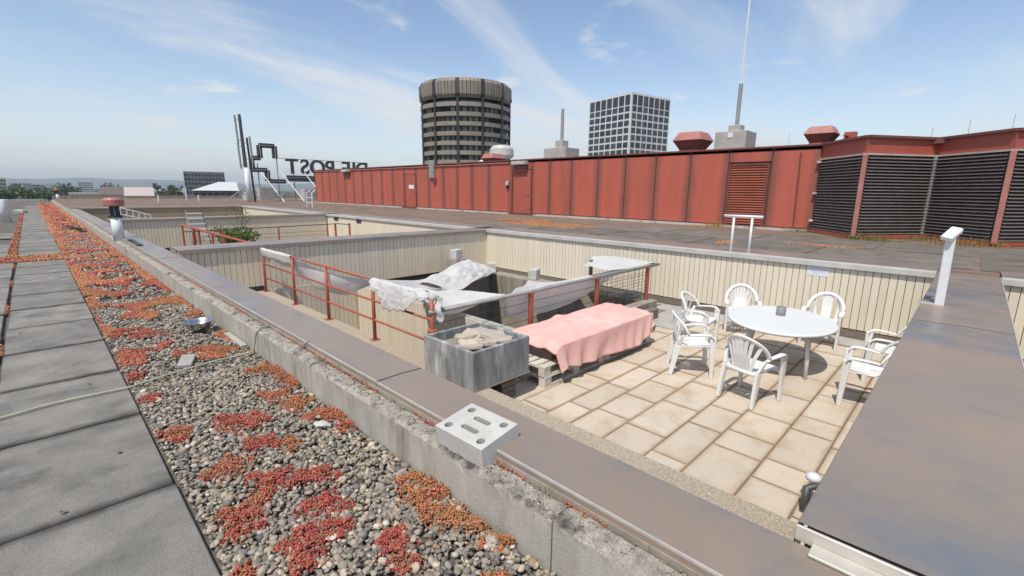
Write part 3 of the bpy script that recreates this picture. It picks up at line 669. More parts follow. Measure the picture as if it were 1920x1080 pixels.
# ================================================================== TABLE
TX, TY, TZ = 7.72, 1.87, -.245
tb = thing('garden_table', 'large oval white plastic garden table with a small tin on it', 'table', (TX, TY, ZF), R(13))
hz = TZ-ZF
MB().lathe([(.02, hz), (.60, hz), (.93, hz-.001), (.985, hz-.003), (1., hz-.012), (.998, hz-.035), (.97, hz-.04), (.94, hz-.03), (.02, hz-.028)], 72, sx=.90, sy=.725).build('table_top', M['wtable'], tb, smooth=True)
MB().lathe([(.80, hz-.09), (.80, hz-.03), (.78, hz-.03), (.78, hz-.09)], 48, sx=.9, sy=.725, cap=False).build('apron', M['white'], tb)
for sx_, sy_ in ((1, 1), (1, -1), (-1, 1), (-1, -1)):
    MB().tube([(sx_*.50, sy_*.40, 0), (sx_*.46, sy_*.37, hz-.05)], [.024, .036], 10).build('leg', M['white'], tb, smooth=True)
MB().tube([(-.47, -.38, hz-.12), (.47, .38, hz-.12)], .012, 6).tube([(-.47, .38, hz-.12), (.47, -.38, hz-.12)], .012, 6).build('brace', M['white'], tb)
cp = thing('tin_cup', 'small grey tin standing on the white garden table', 'tin', (7.93, 1.93, TZ))
MB().lathe([(.062, 0), (.066, .004), (.068, .13), (.062, .135), (.060, .128), (.058, .02)], 24).build('body', M['grey'], cp, smooth=True)
MB().lathe([(.0695, .10), (.0695, .107), (.066, .107)], 24, cap=False).build('rim_band', M['steel'], cp)
# ================================================================== SMALL THINGS
# vented concrete block lying across kerb and coping
vb = thing('vented_concrete_block', 'pale concrete block with four round and two slotted holes tilted on the kerb', 'block', (1.53, 1.74, .222), R(4))
def holed(wd, ln, ht):
    bm = bmesh.new()
    circ = [(-.085, -.125, .024), (.085, -.125, .024), (-.085, .125, .024), (.085, .125, .024)]
    slot = [(-.045, 0), (.045, 0)]
    loops = []
    for cx, cy, r in circ: loops.append([(cx+r*math.cos(6.283*k/16), cy+r*math.sin(6.283*k/16)) for k in range(16)])
    for cx, cy in slot:
        pts = [(cx+.0175*math.cos(math.pi*k/6), cy+.045+.0175*math.sin(math.pi*k/6)) for k in range(7)]+[(cx-.0175*math.cos(math.pi*k/6), cy-.045-.0175*math.sin(math.pi*k/6)) for k in range(7)]
        loops.append(pts)
    outer = [(-wd/2, -ln/2), (wd/2, -ln/2), (wd/2, ln/2), (-wd/2, ln/2)]
    ed = []
    for lp in [outer]+loops:
        vv = [bm.verts.new((x, y, ht)) for x, y in lp]
        ed += [bm.edges.new((vv[i], vv[(i+1) % len(vv)])) for i in range(len(vv))]
    bmesh.ops.triangle_fill(bm, use_beauty=True, use_dissolve=False, edges=ed)
    for lp, dep in [(outer, ht)]+[(l, ht-.01) for l in loops]:
        t = [bm.verts.new((x, y, ht)) for x, y in lp]; b = [bm.verts.new((x, y, ht-dep)) for x, y in lp]
        for i in range(len(lp)): bm.faces.new((t[i], t[(i+1) % len(lp)], b[(i+1) % len(lp)], b[i]))
        bm.faces.new(b)
    bmesh.ops.remove_doubles(bm, verts=bm.verts, dist=1e-5); bmesh.ops.recalc_face_normals(bm, faces=bm.faces)
    me = bpy.data.meshes.new('block_body'); bm.to_mesh(me); bm.free(); me.materials.append(M['block']); return me
hb_ = put('block_body', holed(.27, .36, .15), vb, (0, 0, 0)); vb.rotation_euler = (R(0), R(-8), R(2))
# bowl
bw_ = thing('steel_bowl', 'shallow stainless steel bowl lying on the pebbles by the kerb', 'bowl', (1.125, 6.02, .018))
MB().lathe([(.02, .004), (.055, .004), (.10, .035), (.135, .085), (.15, .125), (.156, .127), (.152, .121), (.13, .08), (.09, .032), (.02, .010)], 40).build('bowl_shell', M['steel'], bw_, smooth=True)
bw_.scale = (.95, .95, .95)
# hose
hp = [(-2.2, 4.35, .012), (-1.2, 4.52, .012), (-.6, 4.6, .012), (-.36, 4.62, .012), (-.06, 4.68, .013), (.34, 4.66, .014), (.42, 4.67, .02), (.67, 4.70, .04), (.97, 4.77, .04), (1.22, 4.80, .035), (1.31, 4.82, .045), (1.335, 4.80, .12), (1.343, 4.77, .21), (1.36, 4.76, .262), (1.41, 4.78, .275), (1.47, 4.80, .262), (1.482, 4.81, .20), (1.482, 4.81, .1)]
tag(MB().tube([cr(hp, i/120) for i in range(121)], .0085, 8).build('garden_hose', M['hose'], smooth=True), 'thin pale green hose crossing the slabs and pebbles and bending over the kerb', 'hose')
# debris strips and stones
tag(MB().box(-.028, -.30, 0, .028, .30, .03).build('concrete_strip', M['gconc'], loc=(1.315, 5.38, .012), bevel=.004), 'narrow pale concrete strip lying along the foot of the kerb', 'strip')
o = MB().box(-.055, -.12, 0, .055, .12, .035).build('tile_fragment', M['gconc'], loc=(.80, 4.96, .018), bevel=.004); o.rotation_euler = (.1, .05, -.35); tag(o, 'broken white tile fragment among the pebbles near the hose', 'fragment')
ico = bmesh.new(); bmesh.ops.create_icosphere(ico, subdivisions=3, radius=1)
def rock(name, s, loc, seed, mat, label):
    bm = ico.copy()
    for v in bm.verts:
        d = 1+.25*nz(v.co.x*1.3+seed, v.co.y*1.3, v.co.z*1.3)+.06*nz(v.co.x*5, v.co.y*5+seed, v.co.z*5); v.co = Vector((v.co.x*s[0]*d, v.co.y*s[1]*d, max(-.3, v.co.z)*s[2]*d))
    me = bpy.data.meshes.new(name); bm.to_mesh(me); bm.free(); me.materials.append(M[mat]); o = put(name, me, None, loc); o.rotation_euler.z = seed
    return tag(o, label, 'stone')
rock('pale_stone', (.062, .035, .022), (1.19, 2.97, .02), 2.2, 'block', 'large pale flat stone on the pebbles beside the kerb')
rock('grey_stone', (.04, .035, .03), (1.28, 1.36, .01), 1.1, 'gconc', 'angular grey stone on the pebbles against the kerb')
db = thing('debris_pile', 'small dark heap of roofing scraps on the orange sedum', 'debris', (.98, 22.4, .0))
for i in range(9):
    a = random.random()*6
    o = MB().box(-.22, -.06, -.01, .22, .06, .012).build('scrap', M['dgrey'] if i % 2 else M['felt'], db, loc=(random.uniform(-.2, .2), random.uniform(-.25, .25), .03+.025*i)); o.rotation_euler = (random.uniform(-.2, .2), random.uniform(-.2, .2), a)
# vent pipes
def vent(x, y, z, label, s=1.):
    r = thing('vent_pipe', label, 'vent pipe', (x, y, z))
    MB().lathe([(.115, 0), (.115, .60)], 20).build('pipe', M['wmetal'], r, smooth=True)
    MB().lathe([(.105, .60), (.14, .60), (.14, .645), (.105, .645)], 20).build('collar', M['black'], r)
    for k in range(4):
        a = k*1.571+.6; MB().box(-.035, -.02, .645, .035, .02, .875).build('strut', M['black'], r, loc=(.085*math.cos(a), .085*math.sin(a), 0))
    MB().lathe([(.06, .64), (.045, .87)], 12).build('inner_tube', M['grey'], r)
    MB().lathe([(.10, .872), (.20, .876), (.215, .90), (.215, 1.03), (.18, 1.075), (.05, 1.085)], 20).build('cap', M['redfade'], r, smooth=False)
    r.scale = (s, s, s); return r
vent(1.45, 15.5, .235, 'white vent pipe with red cap standing on the kerb beside a lifted coping sheet')
vent(1.85, 62.5, .235, 'small distant vent pipe with dark cap at the far end of the kerb')
tag(MB().lathe([(.16, 0), (.16, 1.0), (.15, 1.02)], 16).build('white_pipe', M['wmetal'], loc=(-.88, 31, -.05), smooth=True), 'plain white vent pipe standing in the gravel left of the slab path', 'vent pipe')
for i, (x, y) in enumerate(((-.66, 39.2), (-.45, 39.9), (-.55, 40.6))):
    o = MB().box(-.14, -.2, 0, .14, .2, .2).build('roof_stone', M['block'], loc=(x, y, -.03), bevel=.01); o.rotation_euler.z = i*.7
    tag(o, 'loose pale block lying on the gravel past the white vent pipe', 'block', 'loose pale blocks by the slab path')
tag(MB().grid(lambda u, v: (1.5+.13*v, 13.1+1.7*u, ZC+.03+.06*math.sin(u*math.pi)*(1-v)+.02*nz(u*6, v*3)), 16, 4).build('lifted_flashing', M['dgrey'], solid=.004), 'lifted dark bitumen flap on the coping edge near the red capped vent pipe', 'flashing')
tag(MB().tube([(1.47, 3.93, .24), (1.47, 3.93, .30), (1.50, 3.90, .325)], .008, 6).build('metal_clip', M['grey'], smooth=True), 'small metal clip at the coping edge above the kerb', 'clip')
# white post on the wide coping
wp = thing('white_post', 'white square metal post with angled head standing on the wide brown coping', 'post', (7.15, .15, ZC2))
MB().bar((0, 0, 0), (.0, .012, .80), .085, .085, .085, .085, side=(1, 0, 0)).build('shaft', M['wmetal'], wp, bevel=.008)
MB().bar((-.10, .05, .765), (.09, -.025, .87), .11, .06, .11, .06, side=(0, 1, 0)).build('head', M['wmetal'], wp, bevel=.012)
MB().box(-.05, .02, .004, .06, .19, .02).box(.13, .02, .004, .15, .19, .018).build('foot_bracket', M['edge'], wp)
MB().box(.06, .03, .0, .13, .18, .014).build('shadow_patch', M['black'], wp)  # post's cast shadow painted as a black patch on the coping
# hoop handrail on the far coping
hr = thing('hoop_handrail', 'white double post handrail hoop on the edge of the boarded wall', 'handrail', (XW+.08, 3.6, ZC2-.1))
for y in (0, -.36): MB().tube([(0, y, 0), (0, y, .86)], .024, 10).build('post', M['wmetal'], hr, smooth=True)
MB().tube([(0, .2, .87), (0, -.56, .87)], .03, 10).build('top_bar', M['wmetal'], hr, smooth=True)
# paper notice
pn = thing('paper_notice', 'pale paper notice with faint print on the boarded wall', 'notice', (XW-.021, 1.78, .10))
MB().box(-.002, 0, 0, 0, .36, .215).build('sheet', M['paper'], pn)
for i, (a, b) in enumerate(((.10, .26), (.05, .31), (.05, .30), (.05, .31), (.08, .2))): MB().box(-.0035, .36-b, .175-i*.033, -.0022, .36-a, .182-i*.033).build('print_line', M['ink'], pn)
# tap with fittings on the patio corner
tp = thing('hose_tap', 'small brass and grey hose tap fitting at the patio corner by the wide coping', 'tap', (4.32, .62, ZF))
MB().tube([(.06, -.12, .0), (.05, -.1, .16), (-.02, -.04, .2), (-.12, .04, .17), (-.22, .02, .03)], .034, 8).build('pipe', M['dgrey'], tp, smooth=True)
MB().lathe([(.03, .2), (.06, .22), (.06, .25), (.03, .27)], 10, (-.02, .02)).build('handle', M['wmetal'], tp, smooth=True)
# dead leaves / droppings on the slabs
for i, (x, y) in enumerate(((.13, 5.0), (.17, 3.52), (-.1, 3.02), (-.28, 7.3))):
    o = MB().grid(lambda u, v: (.03*(u-.5), .012*math.sin(u*3.14)*(v-.5)*2, .012*(u-.5)**2*4), 6, 2).build('dead_leaf', M['wooddk'], loc=(x, y, .004), solid=.003); o.rotation_euler.z = i*1.3
    tag(o, 'small dark curled leaf lying on the concrete slabs', 'leaf', 'dead leaves on the slabs')
# ================================================================== NEXT SUNKEN COURT
wl = thing('wall_vent', 'small dark wall vent in the pale wall, closer to the ladder', 'vent', (XW-.02, 21.65, .12))
MB().box(-.03, 0, 0, 0, .42, .21).build('frame', M['dgrey'], wl); MB().box(-.036, .05, .03, -.03, .37, .18).build('grille', M['black'], wl)
w2 = copy_tree(wl); w2.location = (XW-.02, 19.42, .12); w2['label'] = 'small dark wall vent in the pale wall, farther from the ladder'
ld = thing('ladder', 'aluminium step ladder standing against the boarded wall of the next court', 'ladder', (3.86, 20.0, ZF))
for x, dx in ((0, -.0), (.62, -.13)): MB().bar((x, -.35, 0), (x+dx, .35, 1.72), .05, .03, .05, .03, side=(0, 1, 0)).build('stile', M['grey'] if x == 0 else M['dgrey'], ld)
for i in range(9):
    t = (i+.6)/9.2; MB().box(.0, -.35+.7*t-.04, 1.72*t, .62-.13*t, -.35+.7*t+.04, 1.72*t+.04).build('rung', M['wmetal'], ld)
r2 = thing('railing', 'red posted wire railing round the light well of the next court', 'railing', (3.9, 19.8, ZF))
for x in (.0, .18, .95, 2.9, 4.9): MB().tube([(x, 0, 0), (x, 0, 1.05)], .035, 8).build('post', M['redrail'], r2)
for x in (5.3, 5.95): MB().tube([(x, .1, 0), (x, .1, 1.07)], .045, 8).build('post', M['redrail'], r2)
MB().tube([(-.25, 0, 1.02), (2.5, 0, 1.04), (5.4, .05, 1.07), (6.0, .1, 1.0)], .018, 6).build('handrail', M['dgrey'], r2)
for zz in (.5, .65, .8): MB().tube([(0, 0, zz), (4.9, 0, zz)], .006, 4).build('wire', M['dgrey'], r2)
r3 = thing('railing', 'sloping red tube railing beside the step ladder', 'railing', (3.75, 20.6, ZF))
MB().tube([(0, 0, 1.2), (1.3, -4.4, .72)], .04, 8).build('handrail', M['redrail'], r3)
for t in (0, .16, .4, .75): MB().tube([(1.3*t, -4.4*t, 0), (1.3*t, -4.4*t, 1.2-.48*t)], .035, 8).build('post', M['redrail'], r3)
def leafcloud(n, c, rad, size, seed, flat=1., gaps=.15):
    rg = np.random.default_rng(seed); v = []; f = []
    lob = [(rg.normal(0, .42, 3)*np.array(rad), rg.uniform(.35, .62)) for _ in range(9)]
    k = 0
    while k < n:
        lc, lr = lob[rg.integers(len(lob))]; d = rg.normal(0, 1, 3); d /= np.linalg.norm(d)
        p = np.array(c)+lc+d*np.array(rad)*lr*rg.uniform(.55, 1.05)
        a = rg.normal(0, 1, 3); a /= np.linalg.norm(a); b = np.cross(a, rg.normal(0, 1, 3)); b /= np.linalg.norm(b)+1e-9
        s = size*rg.uniform(.6, 1.3); q = len(v)
        v += [tuple(p-a*s), tuple(p+b*s*.5), tuple(p+a*s), tuple(p-b*s*.5)]; f.append((q, q+1, q+2, q+3)); k += 1
    m_ = MB(); m_.v = v; m_.f = f; return m_
bs = thing('leafy_bush', 'bright green leafy bush behind the red railing of the next court', 'bush', (5.75, 21.3, ZF))
leafcloud(1500, (0, 0, .75), (1.0, .6, .45), .06, 5).build('foliage', M['bushl'], bs, fix=False)
for i in range(7): MB().tube([(random.uniform(-.3, .3), random.uniform(-.2, .2), 0), (random.uniform(-.7, .7), random.uniform(-.4, .4), .95)], .012, 5).build('stem', M['bark'], bs)
tw = leafcloud(160, (.25, .4, 1.45), (.55, .3, .4), .045, 6)
for i in range(6): tw.tube([(.1, .2, .8), (.1+random.uniform(-.5, .7), .4+random.uniform(-.2, .2), 1.1+random.uniform(.2, .75))], .008, 4)
tw.build('twigs', M['bushl'], bs, fix=False)
tag(MB().box(0, 0, 0, .75, .3, .25).build('dark_trough', M['dgrey'], loc=(3.1, 12.6, -.02)), 'dark trough standing behind the coping of the light well wall', 'trough')
wr = thing('white_rail', 'small white metal ladder rail in the farthest court', 'rail', (2.45, 24.3, .2))
for z0_, z1_ in ((.56, .24), (.30, .02)): MB().tube([(0, 0, z0_), (.95, 0, z1_)], .022, 6).build('bar', M['wmetal'], wr)
for k in range(6): MB().tube([(.95*k/5, 0, .56-.32*k/5), (.95*k/5, 0, .02 if k == 5 else .30-.28*k/5-.1)], .018, 6).build('spindle', M['wmetal'], wr)
# ================================================================== RED PLANT HOUSE
HT = 3.22
rh = thing('plant_house', 'long red metal clad rooftop plant house with dark streaked seams', 'building', (XR, 0, ZR))
H_ = HT-ZR
MB().box(.06, 3.9, 0, 9, 43.3, H_-.10).build('core', M['reddark'], rh)
MB().box(.0, -6.0, H_-.16, 9.2, 43.5, H_-.02).build('roof_slab', M['reddark'], rh)
MB().box(-.07, 3.9, H_-.06, .06, 43.45, H_).build('roof_trim', M['reddark'], rh, bevel=.006)
MB().box(-.03, 3.9, .0, .04, 43.35, .10).build('base_rail', M['reddark'], rh)
seams = [43.3, 41.83, 40.38, 38.93, 37.48, 36.03, 34.58, 33.13, 31.65, 30.14, 28.68, 27.22, 25.78, 24.19, 22.83, 21.47, 19.98, 18.15, 16.68, 15.5, 14.13, 12.62, 11.21, 9.77, 8.3, 6.84, 5.37, 3.9]
def pan(name, y0, y1, z0, z1, par, mat='panel', x0=0, x1=.06, rt=0):
    return MB().box(0, 0, 0, x1-x0, y1-y0, z1-z0).build(name, M[mat], par, loc=(x0, y0, z0), bevel=.012)
for b, a in zip(seams, seams[1:]):
    if abs(a-27.22) < .01: z0 = 2.28; z1 = H_-.065
    elif abs(a-16.68) < .01: z0 = 2.34; z1 = H_-.065
    elif abs(a-5.37) < .01: z0 = 2.36; z1 = H_-.065
    else: z0, z1 = .105, H_-.065
    pan('wall_panel', a+.012, b-.012, z0, z1, rh)
def door(y0, y1, h, sign):
    d = pan('door', y0+.05, y1-.05, .06, h, rh, 'redplain', .012, .055)
    MB().box(-.02, 0, 0, -.001, .05, h-.06).box(-.02, y1-y0-.15, 0, -.001, y1-y0-.10, h-.06).build('door_frame', M['reddark'], d)
    MB().tube([(-.05, .12, 1.02), (-.05, .26, 1.02)], .02, 6).build('handle', M['grey'], d)
    if sign: MB().box(-.012, .25, 1.25, -.001, .85, 1.5).build('door_sign', M['paper'], d)
    return d
door(27.22, 28.68, 2.26, True); door(16.68, 18.15, 2.32, False)
lv = pan('louvre_frame', 5.42, 6.80, .08, 2.30, rh, 'reddark', .03, .06)
for i in range(24):
    MB().bar((0, .06, 0), (0, 1.32, 0), .075, .02, side=(-.7, 0, -.7)).build('slat', M['louvred'], lv, loc=(-.02, 0, .1+i*.088))
for y0_, y1_, z0_, z1_ in ((0, .06, 0, 2.22), (1.32, 1.38, 0, 2.22)): MB().box(-.06, y0_, z0_, -.001, y1_, z1_).build('jamb', M['reddark'], lv)
MB().box(-.06, .06, 2.16, -.001, 1.32, 2.22).build('head_rail', M['reddark'], lv)
# fittings on the wall
MB().tube([(-.05, 4.45, .25), (-.05, 4.5, 2.6)], .022, 8).build('downpipe', M['reddark'], rh)
MB().tube([(-.04, 43.2, H_-.13), (-.045, 30, H_-.16), (-.045, 18.3, H_-.15)], .035, 6).build('conduit', M['redfade'], rh)
for y, wd in ((16.95, 1.0), (36.4, 1.1)):
    MB().box(-.32, y, H_-.28, -.0, y+wd, H_-.10).build('flood_lamp', M['flash'], rh, bevel=.02); MB().box(-.14, y+.05, H_-.62, -.001, y+wd-.05, H_-.285).build('lamp_box', M['reddark'], rh)
MB().box(-.14, 25.05, 2.0, -.0, 25.55, H_+.22).build('cable_duct', M['grey'], rh, bevel=.01)
MB().box(-.10, 24.95, 1.62, -.001, 25.2, 2.0).build('dark_box', M['reddark'], rh)  # dark red box just below the cable duct
MB().lathe([(.03, 1.52), (.10, 1.55), (.10, 1.72), (.03, 1.76)], 10, (-.1, 18.42)).build('wall_lamp', M['flash'], rh); MB().box(-.1, 18.36, 1.36, -.001, 18.5, 1.5).build('lamp_bracket', M['black'], rh)
# zig-zag louvre bays
vx = [(-.0, 3.9), (-1.75, 2.46), (.2, 1.08), (-1.3, -.42), (.4, -1.75), (-1.2, -3.2), (.5, -4.6)]
ctr = [(9, -4.6), (9, 3.9)]
MB().prism([(x+.02, y) for x, y in vx]+ctr, 2.36, H_-.02).build('bay_parapet', M['redplain'], rh)
MB().prism([(x+.16, y) for x, y in vx]+ctr, .02, 2.355).build('bay_core', M['black'], rh)
for (ax, ay), (bx, by) in zip(vx, vx[1:]):
    d = Vector((bx-ax, by-ay, 0)); ln = d.length; d.normalize(); nrm = Vector((d.y, -d.x, 0))
    if nrm.x > 0: nrm = -nrm
    bay = MB().bar(Vector((ax, ay, .05))+nrm*.02, Vector((bx, by, .05))+nrm*.02, .10, .10, side=(0, 0, 1)).build('louvre_bay', M['redplain'], rh)
    for i in range(25):
        z = .15+i*.0885
        MB().bar(Vector((ax, ay, z))+d*.07+nrm*.03, Vector((bx, by, z))-d*.07+nrm*.03, .085, .012, side=nrm*.75+Vector((0, 0, -.66))).build('slat', M['louvre'], bay)
    MB().bar(Vector((ax, ay, 2.37))+nrm*.03, Vector((bx, by, 2.37))+nrm*.03, .05, .05, side=(0, 0, 1)).build('head_trim', M['edge'], bay)
    MB().bar(Vector((ax, ay, H_-.02))+nrm*.03, Vector((bx, by, H_-.02))+nrm*.03, .07, .09, side=(0, 0, 1)).build('parapet_trim', M['reddark'], bay)
for i, (ax, ay) in enumerate(vx[1:-1]):
    MB().bar((ax-.05, ay, .06), (ax-.05, ay, 2.36), .12, .09, side=(0, 1, 0)).build('corner_post', M['redfade'] if i % 2 == 0 else M['grey'], rh, bevel=.01)
for z in (.35, 1.25, 2.25): MB().box(-.16, 3.86, z, .0, 3.98, z+.07).build('hinge', M['flash'], rh)
fl = MB()
for a, b in ((4.0, 16.4), (18.3, 27.0), (28.9, 43.3)): fl.box(XR-.16, a, ZR-.01, XR-.035, b, ZR+.07)
tag(fl.build('base_flashing', M['flash']), 'pale weathered flashing strip along the foot of the red plant house', 'flashing')
# roof sheets in front of the bays
for i, (x0_, y0_, lx, ly) in enumerate([(11.3, 5.2, 2.2, 2.6), (11.35, 2.5, 2.3, 2.6), (11.3, -.1, 2.3, 2.5), (11.3, -2.6, 2.4, 2.4), (13.7, 4.4, 2.4, 2.7), (13.75, 1.6, 2.2, 2.7), (13.8, -1.1, 2.3, 2.6), (11.3, 7.9, 2.2, 2.7), (13.7, 7.2, 2.3, 2.8), (11.4, 10.7, 2.2, 2.9)]):
    o = MB().box(0, 0, 0, lx, ly, .014).build('roof_sheet', M['felt'], bpy.data.objects['upper_roof'], loc=(x0_, y0_, ZR-.01), bevel=.004); o.rotation_euler.z = random.uniform(-.02, .02)
# ---- on top of the plant house
def hood(x, y, s, label, side=False):
    r = thing('roof_ventilator', label, 'ventilator', (x, y, HT))
    MB().prism([(-.42*s, -.42*s), (.42*s, -.42*s), (.42*s, .42*s), (-.42*s, .42*s)], -.05, .22*s).build('curb', M['redplain'], r)
    def frust(z0, z1, a, b): 
        q = MB(); q.add([(sx*a, sy*a, z0) for sx, sy in ((-1,-1),(1,-1),(1,1),(-1,1))]+[(sx*b, sy*b, z1) for sx, sy in ((-1,-1),(1,-1),(1,1),(-1,1))], [(0,3,2,1),(4,5,6,7),(0,1,5,4),(1,2,6,5),(2,3,7,6),(3,0,4,7)]); return q
    frust(.22*s, .62*s, .40*s, .64*s).build('lower_cone', M['reddark'], r)
    frust(.621*s, .98*s, .66*s, .46*s).build('hood', M['redfade'], r, bevel=.01)
    if side: MB().box(.62, -.9, .3, .9, -.55, .55).tube([(.4, -.6, .42), (.7, -.7, .42)], .04, 6).build('side_box', M['redplain'], r)
    return r
hood(21, 9.45, 1.0, 'faded red box ventilator on the plant house roof next to the tall mast', False)
hood(20, 4.33, .72, 'faded red box ventilator with side box above the dark louvre bays', True)
hood(23, 24.6, .9, 'low faded red ventilator beside the silver dome vent')
ch = thing('mast_base', 'concrete block base carrying a very tall thin lightning mast', 'mast', (21, 7.64, HT))
MB().box(-.6, -.62, -.05, .6, .62, .86).build('block', M['gconc'], ch, bevel=.02); MB().box(-.24, -.24, .86, .24, .24, 1.14).build('plinth', M['gconc'], ch, bevel=.02)
MB().tube([(0, 0, 1.1), (0, 0, 2.75)], .085, 8).build('lower_mast', M['grey'], ch); MB().tube([(0, 0, 2.7), (0, 0, 5.6), (0, .02, 8.5)], [.045, .038, .02], 8).build('upper_mast', M['wmetal'], ch)
MB().box(-.62, -.1, .6, -.6, .1, .8).build('lamp', M['wmetal'], ch)
c2_ = thing('mast_base', 'small concrete base with a short grey pole on the plant house roof', 'mast', (24, 19.3, HT))
MB().box(-.7, -.88, -.05, .7, .88, 1.02).build('block', M['gconc'], c2_, bevel=.02); MB().box(-.3, -.3, 1.02, .3, .3, 1.5).build('plinth', M['gconc'], c2_, bevel=.02); MB().tube([(0, 0, 1.5), (0, 0, 3.4)], [.11, .09], 8).build('pole', M['grey'], c2_)
dm = thing('dome_vent', 'silver turbine vent with a white conical skirt on the plant house roof', 'ventilator', (26, 27.6, HT))
MB().lathe([(2.1, -.05), (1.9, .25), (.8, .85), (.5, .9)], 20).build('skirt', M['wmetal'], dm, smooth=True); MB().lathe([(.75, .8), (.95, 1.0), (.9, 1.5), (.65, 1.75), (.2, 1.8)], 16, (-.1, -.9)).build('dome', M['galv'], dm)
for i, (x, y, h, lb) in enumerate([(22, 12.5, 5.0, 'thin whip aerial behind the faded red ventilator by the mast'), (22, 8.9-3.0, 1.3, 'short thin aerial between the tall mast and the louvre bays'), (22, 1.5, 1.1, 'short thin aerial above the louvre bays, first of three'), (22, .6, 1.4, 'taller thin aerial above the louvre bays'), (22, -.4, 1.5, 'thin aerial above the louvre bays at the parapet bend')]):
    r = thing('aerial', lb, 'aerial', (x, y, HT)); MB().tube([(0, 0, -.05), (0, 0, h*.6)], .007, 5).build('rod', M['grey'], r); MB().tube([(0, -.15, .12), (0, .15, .12)], .02, 5).build('foot', M['grey'], r)
# hoop ladder at the end of the plant house
lh = thing('roof_ladder', 'small white hooped roof ladder beyond the end of the red plant house', 'ladder', (13.2, 32.2, ZR))
for s in (-.45, .45): MB().tube([(0, s, 0), (0, s*.9, .95), (.3, s*.85, 1.15)], .03, 6).build('stile', M['wmetal'], lh)
for z in (.3, .65): MB().tube([(0, -.45, z), (0, .45, z)], .025, 6).build('rung', M['wmetal'], lh)
# ================================================================== ROOFTOP SIGN (seen from behind) AND ANTENNA MAST
sg = thing('rooftop_sign', 'large rooftop sign seen from behind, dark outlined cross and mirrored letters on a frame', 'sign', (15.3, 50, ZR))
def outline_cross():
    q = [(.0, 2.95), (.0, 4.05), (.78, 4.05), (.78, 5.25), (2.15, 5.25), (2.15, 4.1)]
    q2 = [(.0, 2.95), (1.3, 2.95), (1.3, 1.9), (2.95, 1.9)]
    mk = MB()
    for pts in (q, q2):
        for a, b in zip(pts, pts[1:]):
            mk.bar((a[0], 0, a[1]), (b[0], 0, b[1]), .34, .42, side=(0, 1, 0))
    return mk
oc = outline_cross().build('cross_outline', M['dgrey'], sg)
ic = MB()
for pts in ([(.0, 2.95), (.0, 4.05), (.78, 4.05), (.78, 5.25), (2.15, 5.25), (2.15, 4.1)], [(.0, 2.95), (1.3, 2.95), (1.3, 1.9), (2.95, 1.9)]):
    for a, b in zip(pts, pts[1:]): ic.bar((a[0], -.19, a[1]), (b[0], -.19, b[1]), .03, .05, side=(0, 1, 0))
ic.build('cross_trim', M['flash'], oc)
x = 3.05
for chr_, adv in (('T', 1.35), ('S', 1.2), ('O', 1.42), ('P', 1.35), (' ', .55), ('E', 1.15), ('I', .62), ('D', 1.3)):
    if chr_ != ' ':
        cu = bpy.data.curves.new('letter', 'FONT'); cu.body = chr_; cu.size = 2.05; cu.extrude = .1; cu.offset = .035; cu.align_x = 'CENTER'
        to = bpy.data.objects.new('tmp', cu); COL.objects.link(to); dg = bpy.context.evaluated_depsgraph_get()
        me = bpy.data.meshes.new_from_object(to.evaluated_get(dg)); bpy.data.objects.remove(to); me.materials.clear(); me.materials.append(M['dgrey'])
        o = put('letter', me, sg, (x+adv/2, 0, 2.72)); o.rotation_euler = (R(90), 0, R(180))
    x += adv
MB().box(3.1, -.1, 1.95, 12, .1, 2.3).box(3.1, -.12, 2.32, 12, .12, 2.52).build('letter_beam', M['dgrey'], sg)
MB().box(3.1, -.11, 1.92, 12, .09, 1.95).build('light_beam', M['reddark'], sg)
fr = MB()
for x_ in (.55, 2.35, 3.9, 6.0, 8, 10): fr.tube([(x_, .2, -.1), (x_, .2, 4.2 if x_ > 2 else 3.6)], .05, 6)
fr.tube([(2.2, .2, 4.15), (12, .2, 4.15)], .03, 5)
fr.build('frame', M['grey'], sg)
for x_ in (.6, 2.5, 4.8, 7.5): MB().tube([(x_, .1, 3.0), (x_+1.2, -2.6, -.1)], .055, 6).build('stay', M['wmetal'], sg)
am = thing('antenna_mast', 'rooftop antenna mast with slim panel antennas beside the big sign', 'mast', (13.85, 47, ZR))
MB().tube([(.05, 0, -.1), (.05, 0, 3.0)], .22, 10).build('pole', M['wmetal'], am, smooth=True)
MB().tube([(.0, 0, 2.9), (-.1, 0, 7.5)], [.16, .12], 8).build('upper_pole', M['dgrey'], am)
MB().tube([(.55, .1, -.1), (.35, .1, 5.6)], .09, 8).build('second_pole', M['dgrey'], am)
for x_, z0_, z1_ in ((-.45, 2.9, 5.1), (-.48, 5.0, 7.4), (.55, 3.4, 5.7)):
    MB().tube([(x_+.08, 0, z0_), (x_, 0, z1_)], .085, 8).build('panel_antenna', M['grey'], am)
for z in (3.2, 4.8, 5.3, 7.0): MB().tube([(-.47, 0, z), (.1, 0, z)], .025, 5).build('bracket', M['grey'], am)
for z in (3.8, 5.1): MB().tube([(-.05, 0, z), (.55, 0, z)], .025, 5).build('bracket', M['grey'], am)
MB().tube([(-2.2, -1.0, 0), (.0, 0, 1.5)], .05, 6).build('stay', M['grey'], am)
rr = MB()
eq = thing('roof_equipment', 'jumble of pale rooftop equipment boxes below the big sign', 'equipment', (15.5, 53, ZR))
for i in range(12):
    w_ = random.uniform(.6, 1.8); h_ = random.uniform(.4, 1.3); x_ = random.uniform(0, 11)
    MB().box(x_, random.uniform(0, 1), -.05, x_+w_, random.uniform(1.2, 2.4), h_).build('box', random.choice([M['wmetal'], M['flash'], M['grey'], M['gconc']]), eq)
